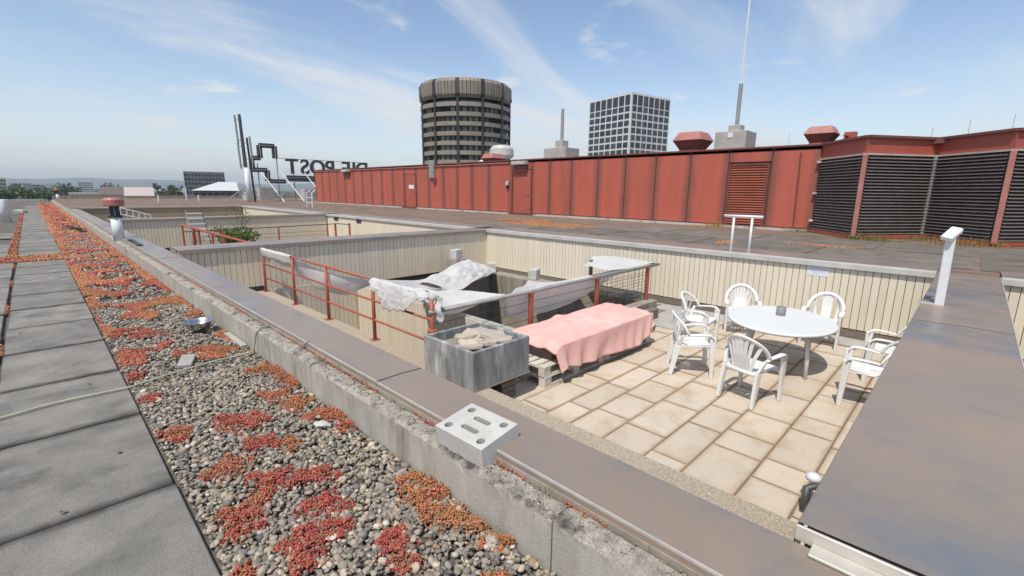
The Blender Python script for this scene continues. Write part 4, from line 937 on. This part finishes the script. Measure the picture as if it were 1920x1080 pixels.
# far roof edge: posts and pale parapet
tag(MB().box(-30, 72.5, -.06, 1.3, 73.2, .12).build('roof_parapet', M['flash']), 'pale low parapet at the far edge of the lower roof', 'parapet')
tag(MB().box(1.5, 64, -.1, 47, 64.5, ZR+.28).build('roof_parapet', M['bconc']), 'dark brown low parapet at the far edge of the upper roof', 'parapet')
for i, (px, py) in enumerate(((297, 372), (373, 374), (350, 372))):
    p = far(px, py, 50+3*i); tag(MB().tube([(p.x, p.y, ZR-.1), (p.x, p.y, ZR+(.55 if i != 2 else 1.2))], .06, 8).build('roof_pipe', M['wmetal']), ('short white roof pipe near the far parapet', 'stubby white roof outlet on the upper roof', 'thin white roof post in front of the grey hall')[i], 'pipe')
# ================================================================== CITY BEYOND
# round tower
T0 = far(874, 300, 150); tw_ = thing('round_tower', 'round brown office tower with fluted crown and banded storeys', 'tower', (T0.x, T0.y, -27))
TZm = 27.
def zat(py): return far(874, py, 137).z+TZm
RB = 13.1
MB().lathe([(RB-.5, 0), (RB-.9, zat(191))], 64).build('core', M['tglass'], tw_, smooth=True)
rowpx = [194.5, 213.3, 231.3, 250, 268, 286, 304, 322]
for i, py in enumerate(rowpx):
    zc = zat(py); rr_ = RB+.35-.12*i*.3
    MB().lathe([(rr_-.5, zc-.62), (rr_, zc-.55), (rr_+.05, zc+.55), (rr_-.5, zc+.6)], 64).build('spandrel_ring', M['bronzel'], tw_, smooth=False)
zt = [zat(p) for p in rowpx]
wm = {}
for i in range(len(zt)-1):
    for k in range(48):
        a = 2*math.pi*(k+.5)/48
        if math.cos(a-math.atan2(-T0.y, -T0.x)) < -.05: continue
        h0, h1 = zt[i+1]+.6, zt[i]-.62
        if i not in wm: wm[i] = MB().box(RB-.62, -.55, 0, RB-.52, .55, h1-h0).mesh('window', M['blind'])
        if random.random() < .85: o = put('window', wm[i], tw_, (0, 0, h0), a)
ml = MB()
for k in range(96):
    a = 2*math.pi*k/96
    ml.tube([((RB-.55)*math.cos(a), (RB-.55)*math.sin(a), 0), ((RB-.6)*math.cos(a), (RB-.6)*math.sin(a), zat(196))], .09, 4)
kind(ml.build('mullions', M['bronzed'], tw_), 'stuff')
zcb, zct, ztop = zat(176), zat(152), zat(144.5)
zlg = zat(191)
MB().lathe([(RB-1.6, zlg-.2), (RB-1.6, zcb+.5)], 48).build('loggia_glass', M['dglass'], tw_)
for k in range(12):
    a = 2*math.pi*(k+.35)/12; c, s = math.cos(a), math.sin(a)
    q = MB(); q.add([(c*r-s*t, s*r+c*t, z) for z, r0, r1 in ((0, RB-.4, RB+.45), (zcb, RB-.3, RB+.55)) for r, t in ((r0, -.32), (r1, -.32), (r1, .32), (r0, .32))], [(0,3,2,1),(4,5,6,7),(0,1,5,4),(1,2,6,5),(2,3,7,6),(3,0,4,7)])
    q.add([(c*r-s*t, s*r+c*t, z) for z, r0, r1 in ((zcb, RB-.3, RB+.95), (ztop-.3, RB-.8, RB+.45)) for r, t in ((r0, -.5), (r1, -.5), (r1, .5), (r0, .5))], [(0,3,2,1),(4,5,6,7),(0,1,5,4),(1,2,6,5),(2,3,7,6),(3,0,4,7)])
    q.build('column', M['bronzed'], tw_)
    for j in range(6):                        # fluted crown panels between columns
        b = a+2*math.pi/12*(j+1.0)/7; wd = 2*math.pi*RB/12/7*.46
        q = MB()
        for (za, ra), (zb_, rb) in (((zcb-.9, RB+.15), (zcb, RB+.62)), ((zcb, RB+.62), (zct, RB+.80)), ((zct, RB+.80), (ztop, RB-.1))):
            q.add([(math.cos(b)*r-math.sin(b)*t, math.sin(b)*r+math.cos(b)*t, z) for z, r0 in ((za, ra), (zb_, rb)) for r, t in ((r0-.5, -wd), (r0, -wd), (r0, wd), (r0-.5, wd))], [(0,3,2,1),(4,5,6,7),(0,1,5,4),(1,2,6,5),(2,3,7,6),(3,0,4,7)])
        q.build('crown_panel', M['bronze'], tw_)
MB().lathe([(RB-.2, zcb-.4), (RB+.4, zct), (RB-.5, ztop+.02), (.5, ztop)], 64).build('crown_core', M['bronzed'], tw_)
# white gridded tower
ga, gb, gc = far(1107, 190, 214), far(1185, 173, 196), far(1257, 180, 214)
gr_ = thing('gridded_tower', 'white gridded office block with dark square windows', 'tower', (gb.x, gb.y, -27))
def loc2(p): return Vector((p.x-gb.x, p.y-gb.y, 0))
A_, B_, C_ = loc2(ga), Vector((0, 0, 0)), loc2(gc); D_ = A_+C_
zr = far(1185, 172, 196).z+27
pys_ = [(176, 195.5)]+[(197.5+13.7*i, 197.5+13.7*i+10.2) for i in range(12)]
zs = [(far(1185, b, 196).z+27, far(1185, a, 196).z+27) for a, b in pys_]
core = [(A_.x, A_.y), (B_.x, B_.y), (C_.x, C_.y), (D_.x, D_.y)]
cc_ = (A_+C_)/2
MB().prism([((Vector((x, y, 0))-cc_)*.975+cc_)[:2] for x, y in core], 0, zr-.3).build('core', M['wgrid'], gr_)
MB().prism([((Vector((x, y, 0))-cc_)*1.0+cc_)[:2] for x, y in core], zr-.45, zr).build('roof_rim', M['wgrid'], gr_)
for (p, q) in ((A_, B_), (B_, C_)):
    d = q-p; ln = d.length; d.normalize(); nr = Vector((d.y, -d.x, 0))
    if nr.dot(cc_-(p+q)/2) > 0: nr = -nr
    nb = 7; ang = math.atan2(d.y, d.x)
    for k in range(nb+1):
        c = p+d*ln*k/nb-nr*.15; wv = .27
        MB().obox((c.x, c.y), d, nr, wv*2, .6, 0, zr-.45).build('pier', M['wgrid'], gr_)
    for i, (z0_, z1_) in enumerate(zs):
        ztop_ = zs[i-1][0] if i else zr-.45
        c = (p+q)/2-nr*.18
        MB().obox((c.x, c.y), d, nr, ln, .5, z1_, ztop_).build('floor_band', M['wgrid'], gr_)
        me = None
        for k in range(nb):
            cpt = p+d*ln*(k+.5)/nb+nr*.06
            if me is None: me = MB().obox((0, 0), d, nr, ln/nb-.38, .12, z0_, z1_).mesh('window', M['dglass'])
            put('window', me, gr_, (cpt.x, cpt.y, 0))
def block(px0, px1, pyt, dist, label, mat, rows=0, cols=0, depth=14, flatroof=True, name='city_building', wmat='dglass', z0=-27, cat='building', rmat='tilebr'):
    a, b = far(px0, pyt, dist), far(px1, pyt, dist); r = thing(name, label, cat, (a.x, a.y, z0))
    d = Vector((b.x-a.x, b.y-a.y, 0)); ln = d.length; d.normalize(); n_ = Vector((-d.y, d.x, 0))
    if n_.dot(Vector((a.x, a.y, 0))) < 0: n_ = -n_
    h = a.z-z0; P4 = [(0, 0), tuple((d*ln)[:2]), tuple((d*ln+n_*depth)[:2]), tuple((n_*depth)[:2])]
    if flatroof: MB().prism(P4, 0, h).build('body', M[mat], r)
    else:
        MB().prism(P4, 0, h*.93).build('body', M[mat], r)
        q = [Vector((*p, h*.93)) for p in P4]; up_ = Vector((0, 0, min(6, depth*.35)))
        e0, e1 = (q[0]+q[3])/2+up_, (q[1]+q[2])/2+up_
        MB().add([q[0], q[1], q[2], q[3], e0, e1], [(0, 1, 5, 4), (2, 3, 4, 5), (1, 2, 5), (3, 0, 4), (3, 2, 1, 0)]).build('roof', M[rmat], r)
    if rows:
        vis = [h-(i+.75)*3.1 for i in range(rows)]
        me = MB().obox((0, 0), d, n_, ln/cols*.62, .3, 0, 1.6).mesh('window', M[wmat])
        for z in vis:
            for k in range(cols):
                c = d*ln*(k+.5)/cols-n_*.1; put('window', me, r, (c.x, c.y, z-.8))
    return r
M['blockg'] = pm('grey_block_facade', (.17, .175, .18), (.13, .135, .14), .3, .6, rv=.1); M['roofpale'] = pm('pale_hall_roof', (.62, .62, .62), (.55, .55, .55), .2, .5)
M['pinkwall'] = pm('pinkish_render', (.5, .42, .38), (.44, .37, .34), .2, .8); M['cream'] = pm('cream_render', (.55, .5, .42), (.48, .44, .37), .2, .8); M['tilebr'] = pm('brown_roof', (.16, .12, .1), (.12, .09, .08), .3, .9)
block(343, 420, 321, 420, 'dark grey office slab with a leaning glazed end beyond the roof edge', 'blockg', 9, 12, 40)
hl = block(362, 446, 357, 330, 'low grey hall with a pale shallow roof in front of the grey office slab', 'blockg', 1, 7, 50)
pa, pb = far(358, 357, 328), far(448, 357, 328); dd = (pb-pa).normalized(); nn = Vector((-dd.y, dd.x, 0)); nn = nn if nn.dot(pa) > 0 else -nn
o0 = Vector((hl.location.x, hl.location.y, 0))
hz_ = pa.z+27
MB().add([Vector((*(v-o0)[:2], z)) for v, z in ((pa, hz_), (pb, hz_), (pb+nn*52, hz_), (pa+nn*52, hz_), (pa+dd*14+nn*24, hz_+5.2), (pb+nn*24, hz_+5.2))], [(0, 1, 5, 4), (2, 3, 4, 5), (1, 2, 5), (3, 0, 4), (3, 2, 1, 0)]).build('roof', M['roofpale'], hl)
block(145, 173, 339.5, 900, 'white apartment slab with rows of dark balconies near the hills', 'wgrid', 7, 9, 25)
block(128, 190, 361, 520, 'long cream low building below the white apartment slab', 'cream', 2, 12, 14)
block(17, 32, 343, 1500, 'pinkish tower block, smaller of the pair towards the hills', 'pinkwall', 5, 4, 25); block(42, 58, 343, 1450, 'pinkish tower block beside dark trees towards the hills', 'pinkwall', 5, 4, 25)
block(66, 98, 348, 1300, 'wide white low block below the hill line', 'wgrid', 2, 8, 30); block(66, 100, 346.2, 1340, 'long grey flat roofed block behind the wide white one', 'blockg', 0, 0, 20)
block(-12, 9, 333, 620, 'old stone building with dark roof at the edge of town', 'cream', 4, 4, 30)
block(282, 306, 351.5, 1700, 'flat pale hall roof far out on the plain', 'wgrid', 0, 0, 60)
block(322, 345, 354, 1500, 'tiny white warehouse beyond the grey hall', 'wgrid', 0, 0, 40)
block(186, 238, 361, 480, 'brown pitched roof building behind the red capped vent pipe', 'tilebr', 0, 0, 60, False)
block(232, 290, 363, 420, 'low shed with wide pale pink roof behind the roof edge', 'pinkwall', 0, 0, 50, False, rmat='pinkwall')
random.seed(21)
for i in range(60):
    px = random.uniform(-30, 620); dist = random.uniform(700, 3800); gz = -27
    base = far(px, 352, dist); wd = random.uniform(10, 24); hh = random.uniform(6, 12)
    ang = random.uniform(0, 3.14); d = Vector((math.cos(ang), math.sin(ang), 0)); n_ = Vector((-d.y, d.x, 0)); dp = random.uniform(9, 12)
    wn, wm_ = random.choice([('cream', 'cream'), ('white', 'wgrid'), ('pinkish', 'pinkwall')]); rn, rm_ = random.choice([('brown', 'tilebr'), ('red', 'redfade'), ('brown', 'tilebr')])
    r = thing('town_house', 'small %s house with %s pitched roof in the low town' % (wn, rn), 'house', (base.x, base.y, gz), 0, 'small %s houses with %s roofs in the town' % (wn, rn))
    MB().obox((0, 0), d, n_, wd, dp, 0, hh).build('wall', M[wm_], r)
    c = [d*a*wd*.53+n_*b*dp*.56+Vector((0, 0, hh)) for a, b in ((-1,-1),(1,-1),(1,1),(-1,1))]; e0, e1 = -d*wd*.53+Vector((0, 0, hh+4.5)), d*wd*.53+Vector((0, 0, hh+4.5))
    MB().add(c+[e0, e1], [(0, 1, 5, 4), (2, 3, 4, 5), (1, 2, 5), (3, 0, 4), (3, 2, 1, 0)]).build('roof', M[rm_], r)
# trees of the town: dark distinct crowns and one far mass
tl = [(26, 350, 1100, 8), (38, 349, 900, 9), (84, 354, 700, 8), (112, 352, 620, 9), (128, 355, 560, 8), (205, 352, 620, 8), (312, 360, 470, 7), (326, 357, 430, 8), (300, 357, 500, 7), (8, 362, 420, 7), (60, 361, 450, 7), (98, 363, 430, 6)]
for i, (px, py, dist, rd) in enumerate(tl):
    p = far(px, py, dist); r = thing('town_tree', 'dark green broadleaf tree among the town buildings', 'tree', (p.x, p.y, -27), 0, 'trees among the town buildings'); h = max(12, p.z+27)
    leafcloud(420, (0, 0, h-rd*.4), (rd, rd, rd*.8), 1.15, 100+i).build('crown', M['leaf'], r, fix=False)
    MB().tube([(0, 0, 0), (0, 0, h-rd*.3)], [.6, .3], 6).build('trunk', M['bark'], r)
fm = MB(); rg = np.random.default_rng(3)
for i in range(2600):
    px = rg.uniform(-200, 1150); dist = rg.uniform(480, 4200); b = far(px, 352, dist); s = rg.uniform(4, 9)
    k = len(fm.v); h = rg.uniform(8, 15)
    fm.v += [(b.x-s, b.y, -27), (b.x, b.y-s, -27), (b.x+s, b.y, -27), (b.x, b.y+s, -27), (b.x-s*.8, b.y, -27+h*.6), (b.x, b.y-s*.8, -27+h*.65), (b.x+s*.8, b.y, -27+h*.6), (b.x, b.y+s*.8, -27+h*.55), (b.x+rg.uniform(-2, 2), b.y, -27+h)]
    fm.f += [tuple(k+j for j in f) for f in ((0,1,5,4),(1,2,6,5),(2,3,7,6),(3,0,4,7),(4,5,8),(5,6,8),(6,7,8),(7,4,8))]
kind(tag(fm.build('distant_trees', M['leaf'], fix=False), 'mass of distant trees spread through the town', 'trees'), 'stuff')
# ================================================================== PEBBLES
def ico_arr(sub):
    bm = bmesh.new(); bmesh.ops.create_icosphere(bm, subdivisions=sub, radius=1)
    v = np.array([q.co[:] for q in bm.verts]); f = np.array([[q.index for q in p.verts] for p in bm.faces]); bm.free(); return v, f
def blobs(name, pos, scl, cols, base, mat, parent=None, rotamp=1., smooth=True, seed=0):
    rg = np.random.default_rng(seed); bv, bf = base; n = len(pos); V = len(bv)
    q = rg.normal(0, 1, (n, 4)); q[:, 1:3] *= rotamp; q /= np.linalg.norm(q, axis=1)[:, None]
    w_, x, y, z = q.T
    Rm = np.stack([1-2*(y*y+z*z), 2*(x*y-z*w_), 2*(x*z+y*w_), 2*(x*y+z*w_), 1-2*(x*x+z*z), 2*(y*z-x*w_), 2*(x*z-y*w_), 2*(y*z+x*w_), 1-2*(x*x+y*y)], 1).reshape(n, 3, 3)
    vv = bv[None]*scl[:, None, :]; vv = np.einsum('nij,nvj->nvi', Rm, vv)+pos[:, None, :]
    ff = (bf[None]+(np.arange(n)*V)[:, None, None]).reshape(-1, 3)
    me = bpy.data.meshes.new(name); me.vertices.add(n*V); me.vertices.foreach_set('co', vv.reshape(-1).astype(np.float32))
    me.loops.add(len(ff)*3); me.loops.foreach_set('vertex_index', ff.reshape(-1).astype(np.int32))
    me.polygons.add(len(ff)); me.polygons.foreach_set('loop_start', np.arange(0, len(ff)*3, 3, dtype=np.int32)); me.polygons.foreach_set('loop_total', np.full(len(ff), 3, np.int32))
    at = me.color_attributes.new('pc', 'FLOAT_COLOR', 'POINT')
    c = np.concatenate([np.repeat(cols, V, 0), np.ones((n*V, 1))], 1); at.data.foreach_set('color', c.reshape(-1).astype(np.float32))
    me.update(calc_edges=True); me.validate()
    if smooth: me.shade_smooth()
    me.materials.append(mat)
    return put(name, me, parent)
PAL = np.array([(.36, .335, .295), (.27, .26, .245), (.18, .176, .172), (.43, .385, .32), (.49, .43, .35), (.33, .265, .205), (.24, .228, .21), (.12, .12, .12), (.58, .55, .51), (.40, .29, .21), (.29, .28, .255)])
PAL = PAL*np.array([[.93, .85, .76]])
PW = np.array([.15, .15, .13, .1, .08, .08, .1, .08, .06, .03, .04]); PW /= PW.sum()
grav = kind(MB().box(.352, -2.2, -.058, XK-.001, 60, -.03).build('gravel_bed', M['deck']), 'structure')
kind(MB().box(-9, 15.2, -.05, -1.32, 60, -.02).build('gravel_bed', M['deck']), 'structure')
# --- sedum layout
def sedden(x, y):
    """0..1 cover of sedum"""
    a = .5+.5*mnoise.noise(Vector((x*3.1+4, y*1.7, 0)))*1.5+.25*mnoise.noise(Vector((x*9, y*6, 5.)))
    grow = .0 if y < 4.2 else min(1, (y-4.2)/6.)*.34
    thr = .88-grow
    edge = .30*min(1, max(0, y-4.5)/3)*(math.exp(-((x-.38)/.12)**2)+math.exp(-((x-1.33)/.08)**2))
    return 1. if a+edge > thr else 0.
near = [(1.25, 1.62, .10, 1), (1.30, 2.02, .07, 1), (1.22, 1.86, .08, .9), (1.29, 1.36, .05, .95), (.93, 1.62, .085, .1), (.965, 1.72, .05, .05), (.67, 1.93, .085, .0), (.60, 1.86, .05, .15), (.78, 1.98, .07, .05), (.86, 2.16, .09, .0), (.52, 2.32, .09, .3), (.62, 2.42, .06, .5), (.72, 2.55, .10, .1), (.94, 2.44, .09, .05), (.60, 2.86, .095, .75), (.95, 2.88, .06, .85), (.84, 3.02, .085, .05), (.78, 3.42, .12, .1), (.92, 3.35, .07, .3), (.47, 3.55, .085, .5), (1.18, 3.40, .10, .8), (1.27, 3.15, .09, .6), (1.12, 3.68, .10, .75), (1.31, 2.85, .07, .4), (.70, 1.28, .055, 0.), (.62, 1.22, .035, 0.), (.88, 1.20, .05, .9), (1.05, 1.12, .07, .95), (.45, 1.62, .045, 0.), (.42, 1.95, .04, .6), (1.16, 1.18, .045, .8), (1.24, 4.35, .09, .8), (.42, 4.3, .06, .05), (.40, 4.9, .08, .2), (.98, 5.35, .10, .6), (1.12, 5.15, .12, .9), (.82, 5.3, .07, .5), (.46, 5.6, .12, .3), (.7, 6.3, .12, .15), (.5, 6.6, .14, .4), (1.25, 6.9, .10, .8)]
REDS = np.array([(.44, .06, .06), (.50, .095, .09), (.36, .04, .05), (.47, .13, .10)]); ORG = np.array([(.50, .18, .085), (.46, .14, .075), (.52, .24, .11), (.40, .17, .07)]); YEL = np.array([(.30, .21, .04), (.22, .19, .05)])
rg = np.random.default_rng(5)
sp, ss, scn_c = [], [], []
def bud(x, y, z, r, t):
    k = rg.random()
    if k < .10: c = YEL[rg.integers(2)]
    else: c = (ORG if rg.random() < t else REDS)[rg.integers(4)]
    sp.append((x, y, z)); ss.append((r*rg.uniform(.6, 1.0), r*rg.uniform(.6, 1.0), r*rg.uniform(1.1, 2.2))); scn_c.append(c*rg.uniform(.75, 1.25))
extra = []
for cx, cy, rad, t in near:
    for _ in range(3):
        a = rg.uniform(0, 6.283); extra.append((cx+math.cos(a)*rad*1.15, cy+math.sin(a)*rad*1.3, rad*rg.uniform(.25, .6), min(1, max(0, t+rg.normal(0, .15)))))
for cx, cy, rad, t in near+extra:
    n = int(9500*rad*rad*3.14*1.5)+40
    for _ in range(n):
        a = rg.uniform(0, 6.283); q = rad*rg.random()**.62*(1+.75*nz(math.cos(a)*1.7+cx*9, math.sin(a)*1.7+cy*9)+.55*nz(math.cos(a)*4+cx*5, math.sin(a)*4+cy))
        x, y = cx+q*math.cos(a), cy+q*math.sin(a)*1.15
        if .36 < x < 1.352: bud(x, y, rg.uniform(0, .022)+.022*(1-q/rad), rg.uniform(.0034, .0062), t)
# strip along the kerb foot and in the gap behind the kerb
for _ in range(6000):
    y = rg.uniform(1.28, 4.3); x = 1.352-abs(rg.normal(0, .045)); k = nz(y*1.6, 7.)
    if k > -.02 and (y < 2.25 or y > 2.95): bud(x, y, rg.uniform(0, .045), rg.uniform(.0036, .0066), .75)
for _ in range(6000):
    y = rg.uniform(.4, 10.5)
    if nz(y*2.2, 3.) > -.05: bud(1.486+rg.normal(0, .008), y, .228+rg.uniform(0, .03), rg.uniform(.0033, .006), .55)
# scattered mats further along
def mats(n, y0, y1, r0, r1, x0=.36, x1=1.35, den=None):
    k = 0; tries = 0
    while k < n and tries < n*12:
        tries += 1
        y = y0+(y1-y0)*rg.random()**1.5; x = rg.uniform(x0, x1)
        if (den or sedden)(x, y) > .5:
            t = .5+1.1*nz(x*1.5+9, y*.8+3.)+(.25 if abs(x-.85) > .33 else -.1)
            bud(x, y, rg.uniform(-.01, .03), rg.uniform(r0, r1), t); k += 1
mats(30000, 4.2, 11, .005, .0095); mats(18000, 10, 24, .011, .021); mats(7000, 22, 60, .03, .055)
mats(2600, 15.2, 40, .02, .045, -3.5, -1.33, lambda x, y: 1. if nz(x*1.2, y*.7) > -.1 else 0.)
mats(1500, 14.25, 15.35, .012, .022, -1.3, .36, lambda x, y: 1. if nz(x*5, y*5) > -.35 else 0.)
mats(700, 15.4, 40, .012, .024, -.55, -.40, lambda x, y: 1.)
mats(260, 4.6, 14.2, .006, .010, -.43, -.395, lambda x, y: 1. if nz(3, y*1.3) > .15 else 0.)
o = blobs('red_sedum', np.array(sp), np.array(ss), np.clip(np.array(scn_c), 0, 1), ico_arr(1), M['sedum'], smooth=False, seed=8)
kind(tag(o, 'low red and orange stonecrop growing over the pebbles and along the kerb', 'stonecrop'), 'stuff')
# --- pebbles
def peb(n, y0, y1, s0, s1, power=1., x0=.365, x1=1.345, zl=(-.022, .012)):
    y = y0+(y1-y0)*rg.random(n)**power; x = rg.uniform(x0, x1, n); z = rg.uniform(zl[0], zl[1], n)
    s = rg.uniform(s0, s1, n)*rg.choice([.65, .85, 1, 1.25, 1.5], n, p=[.25, .28, .25, .15, .07])
    sc_ = np.stack([s*rg.uniform(.85, 1.25, n), s*rg.uniform(.6, .95, n), s*rg.uniform(.42, .68, n)], 1)
    c = PAL[rg.choice(len(PAL), n, p=PW)]*rg.uniform(.8, 1.2, (n, 1)); return np.stack([x, y, z], 1), sc_, c
base = ico_arr(2)
# nearest 300 as single stones
P1, S1, C1 = peb(300, .78, 1.75, .014, .021, 1., .45, 1.33, (-.004, .016))
unit = []
for k in range(6):
    v, f = base; d = np.array([1+.16*nz(q[0]*1.4+k*7, q[1]*1.4, q[2]*1.4) for q in v]); mb_ = MB(); mb_.v = [tuple(a) for a in v*d[:, None]]; mb_.f = [tuple(a) for a in f]
    for ci in range(len(PAL)):
        if k < 3:
            mname = 'pebble_stone_%d' % ci
            mt = bpy.data.materials.get(mname) or pm(mname, tuple(PAL[ci]), tuple(PAL[ci]*.72), 40, .7, rv=.2, bump=.1)
            unit.append((ci, mb_.mesh('pebble', mt, smooth=True)))
for i in range(300):
    ci, me = unit[rg.integers(len(unit))]
    o = put('pebble', me, grav, tuple(P1[i])); o.scale = S1[i]; o.rotation_euler = (rg.normal(0, .25), rg.normal(0, .25), rg.uniform(0, 6.28))
def lumpy(k):
    v, f = base; d = np.array([1+.18*nz(q[0]*1.4+k*7, q[1]*1.4, q[2]*1.4) for q in v]); return v*d[:, None], f
A = [peb(3000, .4, 2.2, .0125, .0195, 1.), peb(7000, 1.7, 4.6, .0125, .019, .9), peb(6500, 4.4, 8.5, .014, .02, .85)]
for i, a in enumerate(A):
    kind(blobs('pebbles', *a, lumpy(i), M['pebble'], grav, .22, True, 20+i), 'stuff')
kind(blobs('pebbles', *peb(5200, .4, 6., .008, .013, 1.), lumpy(5), M['pebble'], grav, .3, True, 31), 'stuff')
kind(blobs('pebbles', *peb(6500, 8.2, 24, .02, .034, .8), ico_arr(1), M['pebble'], grav, .3, True, 32), 'stuff')
kind(blobs('pebbles', *peb(2500, 15.3, 45, .03, .05, 1., -4, -1.35), ico_arr(1), M['pebble'], grav, .3, True, 33), 'stuff')
# crumbs of grit on the kerb crust
n = 900; pp = np.stack([rg.uniform(XK+.02, XK+.12, n), rg.uniform(.4, 6., n), rg.uniform(.243, .258, n)], 1)
kind(blobs('grit', pp, np.repeat(rg.uniform(.002, .007, (n, 1)), 3, 1)*np.array([[1, 1, .7]]), PAL[rg.choice(len(PAL), n)], ico_arr(1), M['pebble'], bpy.data.objects['concrete_kerb'], 1., True, 40), 'stuff')
bpy.data.objects['grit'].location = (-XK, 0, 0)
# ================================================================== WEEDS
def weed(x, y, z, s, n, mat, label, group):
    r = thing('weed_tuft', label, 'weed', (x, y, z), 0, group); m_ = MB()
    for _ in range(n):
        a = random.uniform(0, 6.28); l = s*random.uniform(.5, 1.); sp_ = random.uniform(.1, .9); c, q = math.cos(a), math.sin(a); w_ = s*.012
        b0 = Vector((random.gauss(0, s*.7), random.gauss(0, s*.9), 0)); l *= random.choice((.35, .6, 1)); p0, p1, p2 = b0, b0+Vector((c*l*sp_*.5, q*l*sp_*.5, l*.65)), b0+Vector((c*l*sp_, q*l*sp_, l*.9)); sd_ = Vector((-q, c, 0))*w_
        k = len(m_.v); m_.v += [tuple(v) for v in (p0-sd_, p0+sd_, p1+sd_, p1-sd_, p2)]; m_.f += [(k, k+1, k+2, k+3), (k+3, k+2, k+4)]
    kind(m_.build('blades', mat, r, fix=False), 'stuff'); return r
M['wgreen'] = pm('weed_green', (.16, .2, .05), (.11, .14, .035), 20, .7, trans=.2); M['wdry'] = pm('dry_weed', (.36, .24, .07), (.3, .17, .05), 20, .8, trans=.2)
random.seed(4)
for i, (x, y) in enumerate([(18.0, 4.2), (16.4, 2.3), (17.6, 1.0), (16.9, -.3), (17.9, -.8), (18.0, 6.9), (16.2, 1.7), (16.6, .3)]):
    weed(x, y, ZR, .30 if i % 2 else .24, 220, M['wdry'] if i in (3, 5, 7) else M['wgreen'], 'dry yellowish weed tuft at the foot of the red plant house' if i in (3, 5, 7) else 'yellow green weed tuft at the foot of the red plant house', 'weed tufts along the plant house')
for x, y in ((1.483, 1.33), (.60, 4.55), (.56, 5.6)): weed(x, y, .22 if x > 1 else .0, .10 if x > 1 else .16, 30, M['wgreen'] if x > 1 else M['wdry'], 'tiny green weed in the gap behind the kerb' if x > 1 else 'wispy dry weed among the pebbles', 'small weeds by the kerb' if x < 1 else None)
# orange moss mats on the upper roof
sp, ss, scn_c = [], [], []
for cx, cy, rx, ry, n in ((13.6, 11.6, .9, 2.2, 1400), (14.8, 14, .6, 1.6, 500), (17.9, 7, .25, .9, 200), (12.5, 4.5, .5, .2, 120), (13.6, 2.6, .2, .9, 160)):
    for _ in range(n):
        a = rg.uniform(0, 6.283); q = math.sqrt(rg.random())*(1+.5*nz(math.cos(a)*1.5+cx, math.sin(a)*1.5)); bud(cx+rx*q*math.cos(a), cy+ry*q*math.sin(a), ZR+.0, rg.uniform(.025, .05), 1.4)
o = blobs('orange_moss', np.array(sp), np.array(ss)*np.array([[1, 1, .5]]), np.clip(np.array(scn_c)*np.array([[.8, .85, .8]]), 0, 1), ico_arr(1), M['sedum'], smooth=False, seed=9)
kind(tag(o, 'rusty orange moss spreading over the upper roof', 'moss'), 'stuff')
# ================================================================== HAZE
hzm = bpy.data.materials.new('haze_air'); hzm.use_nodes = True; t = hzm.node_tree; t.nodes.clear(); ho = t.nodes.new('ShaderNodeOutputMaterial'); pv = t.nodes.new('ShaderNodeVolumePrincipled')
pv.inputs['Color'].default_value = (.80, .88, .97, 1); pv.inputs['Density'].default_value = 1.1e-4; pv.inputs['Anisotropy'].default_value = .1; t.links.new(pv.outputs[0], ho.inputs['Volume'])
kind(MB().box(-17000, -17000, -28, 17000, 17000, 330).build('haze', hzm), 'stuff')
